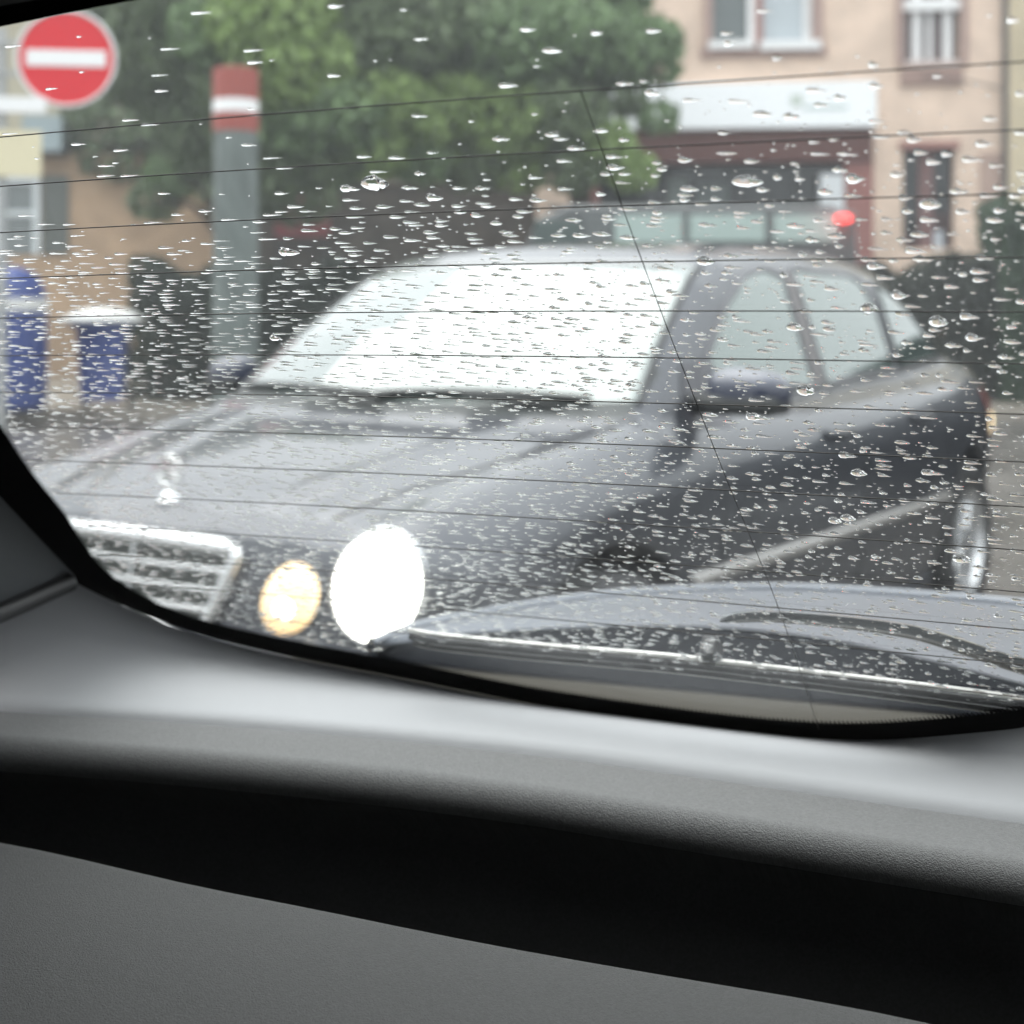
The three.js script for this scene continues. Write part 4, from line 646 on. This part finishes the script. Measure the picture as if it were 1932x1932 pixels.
// ------------------------------------------------------------------ rain on the rear window
{
  const water = new THREE.MeshPhysicalMaterial({ color: 0xffffff, roughness: 0, transmission: 1, thickness: 0.003, ior: 1.33 });
  const inside = (x, y) => { let c = false; for (let i = 0, j = inner.length - 1; i < inner.length; j = i++) { const [xi, yi] = inner[i], [xj, yj] = inner[j]; if ((yi > y) !== (yj > y) && x < (xj - xi) * (y - yi) / (yj - yi) + xi) c = !c; } return c; };
  // a bead with a round head to the left and a thinning tail to the right; unit length, flat back at z = 0
  function bead(tail, fat, wob, sd, n = 22, m = 13) {
    const P = [], ix = [];
    const W = (t) => { const head = Math.sqrt(Math.max(0, 1 - ((t - fat) / fat) ** 2)); const k = t < fat ? head : Math.pow(Math.max(0, 1 - (t - fat) / (1 - fat)), tail); return k * (1 + wob * noise.noise(t * 5, sd, 0.5) * sstep(0, 0.2, t)); };
    for (let i = 0; i <= n; i++) { const t = i / n, tt = t * t * (3 - 2 * t) * 0.35 + t * 0.65, w = Math.max(0.02, W(tt)), y0 = wob * 0.5 * noise.noise(tt * 3, sd + 4, 2.5) * tt; for (let j = 0; j <= m; j++) { const a = Math.PI * j / m, e = Math.pow(Math.sin(Math.PI * (1 - Math.pow(1 - j / m, 0.85))), 1.1); P.push(tt - 0.5, y0 + 0.5 * w * Math.cos(a), 0.5 * w * e * (0.8 + 0.25 * (1 - tt))); } }
    for (let i = 0; i < n; i++) for (let j = 0; j < m; j++) { const a = i * (m + 1) + j, b = a + 1, c = a + m + 1, d = c + 1; ix.push(a, c, b, b, c, d); }
    for (let i = 0; i < n; i++) { const a = i * (m + 1), b = a + m, c = a + m + 1, d = c + m; ix.push(a, b, c, b, d, c); }
    const e0 = P.length / 3; P.push(-0.5, 0, 0); for (let j = 0; j < m; j++) ix.push(e0, j, j + 1); ix.push(e0, m, 0);
    const e1 = P.length / 3, q = n * (m + 1); P.push(0.5, 0, 0); for (let j = 0; j < m; j++) ix.push(e1, q + j + 1, q + j); ix.push(e1, q, q + m);
    let g = new THREE.BufferGeometry(); g.setAttribute('position', new THREE.Float32BufferAttribute(P, 3)); for (let i = 0; i < ix.length; i += 3) [ix[i + 1], ix[i + 2]] = [ix[i + 2], ix[i + 1]];
    g.setIndex(ix); g = mergeVertices(g, 1e-6); g.computeVertexNormals(); return g;
  }
  const kinds = [bead(0.6, 0.16, 0.2, 1), bead(0.9, 0.22, 0.5, 2), bead(0.5, 0.12, 0.35, 3), bead(1.2, 0.3, 0.4, 4), bead(0.55, 0.45, 0.3, 5), bead(0.7, 0.35, 0.6, 6)];
  const nW = V(0, GC, -GS), drops = [], cellSize = 0.012, cells = new Map();
  const put = (u, v, len, wid, kind, turn, force, name) => {
    if (!inside(u, v) || !inside(u + len * 0.6, v + 0.004) || !inside(u - len * 0.6, v + 0.004)) return;
    const key = (a, b) => a + ',' + b, ci = Math.floor(u / cellSize), cj = Math.floor(v / cellSize);
    if (!force) for (let a = -2; a <= 2; a++) for (let b = -1; b <= 1; b++) for (const d of cells.get(key(ci + a, cj + b)) || []) if (Math.abs(d[0] - u) < (d[2] + len) * 0.5 && Math.abs(d[1] - v) < (d[3] + wid) * 0.54) return;
    const d = [u, v, len, wid, kind, turn, force ? 0.9 : rr(0.6, 0.95), name]; drops.push(d); const k = key(ci, cj); cells.has(k) ? cells.get(k).push(d) : cells.set(k, [d]);
  };
  // large single drops seen in the picture (picture position, length and height in millimetres)
  const BIG = [[706, 349, 15, 8, 4], [660, 358, 11, 5, 1], [1410, 345, 14, 5.5, 4], [545, 478, 13, 6, 0], [1615, 340, 9, 5, 3], [1755, 388, 9.5, 5, 4], [1655, 505, 9, 5, 1], [1520, 740, 10, 7, 4], [1430, 790, 13, 6.5, 1], [1640, 585, 9, 5.5, 4], [1700, 560, 9, 5, 3], [1600, 862, 10, 5.5, 1], [1620, 895, 9, 5, 4], [1760, 895, 12, 5, 1], [1770, 610, 9, 6, 4], [1600, 980, 9, 5, 4], [1815, 1058, 11, 7, 4], [1575, 985, 8, 5, 4], [1830, 600, 9, 5, 1], [1840, 640, 9, 4.5, 3], [820, 375, 9, 4.5, 0], [520, 640, 8.5, 4, 2], [1330, 495, 9, 5, 4], [1500, 620, 9, 4.5, 4]];
  const NAMED = {
    '706,349': 'largest round raindrop, high above the left end of the saloon car roof', '1410,345': 'large bright raindrop in front of the dark shop window', '545,478': 'wide raindrop between the grey column and the saloon car roof',
    '1520,740': 'fat raindrop just right of the saloon car wing mirror', '1430,790': 'long raindrop just below the saloon car wing mirror', '1755,388': 'large raindrop over the foot of the dark ground floor door', '1815,1058': 'large raindrop over the rear wheel of the saloon car',
    '1600,862': 'long raindrop over the front door handle line of the saloon car', '1640,585': 'raindrop at the upper rear corner of the side windows', '520,640': 'pale raindrop just left of the windscreen edge, above the far mirror', '1330,495': 'raindrop over the right end of the windscreen top edge',
  };
  for (const [px, py, L, W, k] of BIG) { const [u, v] = rayG(px, py); put(u, v, L / 1000, W / 1000, k, -0.06, true, NAMED[px + ',' + py]); }
  for (let i = 0; i < 30000; i++) {
    const u = rr(-0.76, 0.12), v = rr(-0.06, 0.60), side = sstep(-0.50, -0.12, u);
    let dens = sstep(lerp(0.05, -0.03, side), lerp(0.15, 0.09, side), v) * lerp(1, 0.8, side);
    if (v < 0.06) dens = Math.max(dens, 0.03);
    if (u > -0.53 && v > 0.517) dens = u > -0.53 && v > 0.53 ? 0 : dens * 0.2;
    if (rnd() > dens) continue;
    const small = rnd();
    let L, W;
    if (small < lerp(0.30, 0.62, side)) { W = rr(0.0006, 0.0012); L = W * rr(1.2, lerp(6.0, 3.0, side)); }
    else { W = lerp(rr(0.0009, 0.0018), rr(0.0015, 0.0033), side); L = lerp(rr(0.0075, 0.0135), rr(0.0040, 0.0095), side); }
    const vs = sstep(0.3, 0.55, v);
    put(u, v, L, W, side > 0.5 && rnd() < 0.6 ? 3 + Math.floor(rnd() * 3) : Math.floor(rnd() * 4), lerp(-0.02, -0.12, side) + lerp(0, 0.16, vs * (1 - side)) + rr(-0.04, 0.04));
  }
  drops.sort((a, b) => b[2] * b[3] - a[2] * a[3]);
  const m = new THREE.Matrix4(), basis = (d) => { const c = Math.cos(d[5]), s = Math.sin(d[5]), U = V(c, 0, 0).addScaledVector(V(0, GS, GC), s), W = new THREE.Vector3().crossVectors(nW, U); return m.clone().makeBasis(U.clone().multiplyScalar(d[2]), W.clone().multiplyScalar(d[3]), nW.clone().multiplyScalar(d[3] * d[6])).setPosition(G(d[0], d[1], 0.0006)); };
  const toWorld = own.matrix.clone().compose(own.position, new THREE.Quaternion().setFromEuler(own.rotation), V(1, 1, 1));
  drops.forEach((d, i) => {
    if (i >= 300) return;
    const o = new THREE.Mesh(kinds[d[4]], water); o.name = numbered('raindrop'); o.applyMatrix4(toWorld.clone().multiply(basis(d))); o.castShadow = o.receiveShadow = true;
    tag(o, d[7] || 'clear raindrop stretched sideways on the wet rear window', 'raindrop', 'raindrops on the rear window'); scene.add(o);
  });
  const rest = drops.slice(300), by = kinds.map((_, k) => rest.filter((d) => d[4] === k));
  const all = new THREE.Group(); all.name = 'small_raindrops'; tag(all, 'thousands of small raindrops and streaks spread over the rear window', 'raindrops', undefined, 'stuff'); scene.add(all);
  by.forEach((list, k) => { if (!list.length) return; const im = new THREE.InstancedMesh(kinds[k], water, list.length); list.forEach((d, i) => im.setMatrixAt(i, toWorld.clone().multiply(basis(d)))); im.name = 'raindrop_cluster'; im.userData.kind = 'stuff'; all.add(im); });
  console.log('drops', drops.length);
}

renderer.render(scene, camera);
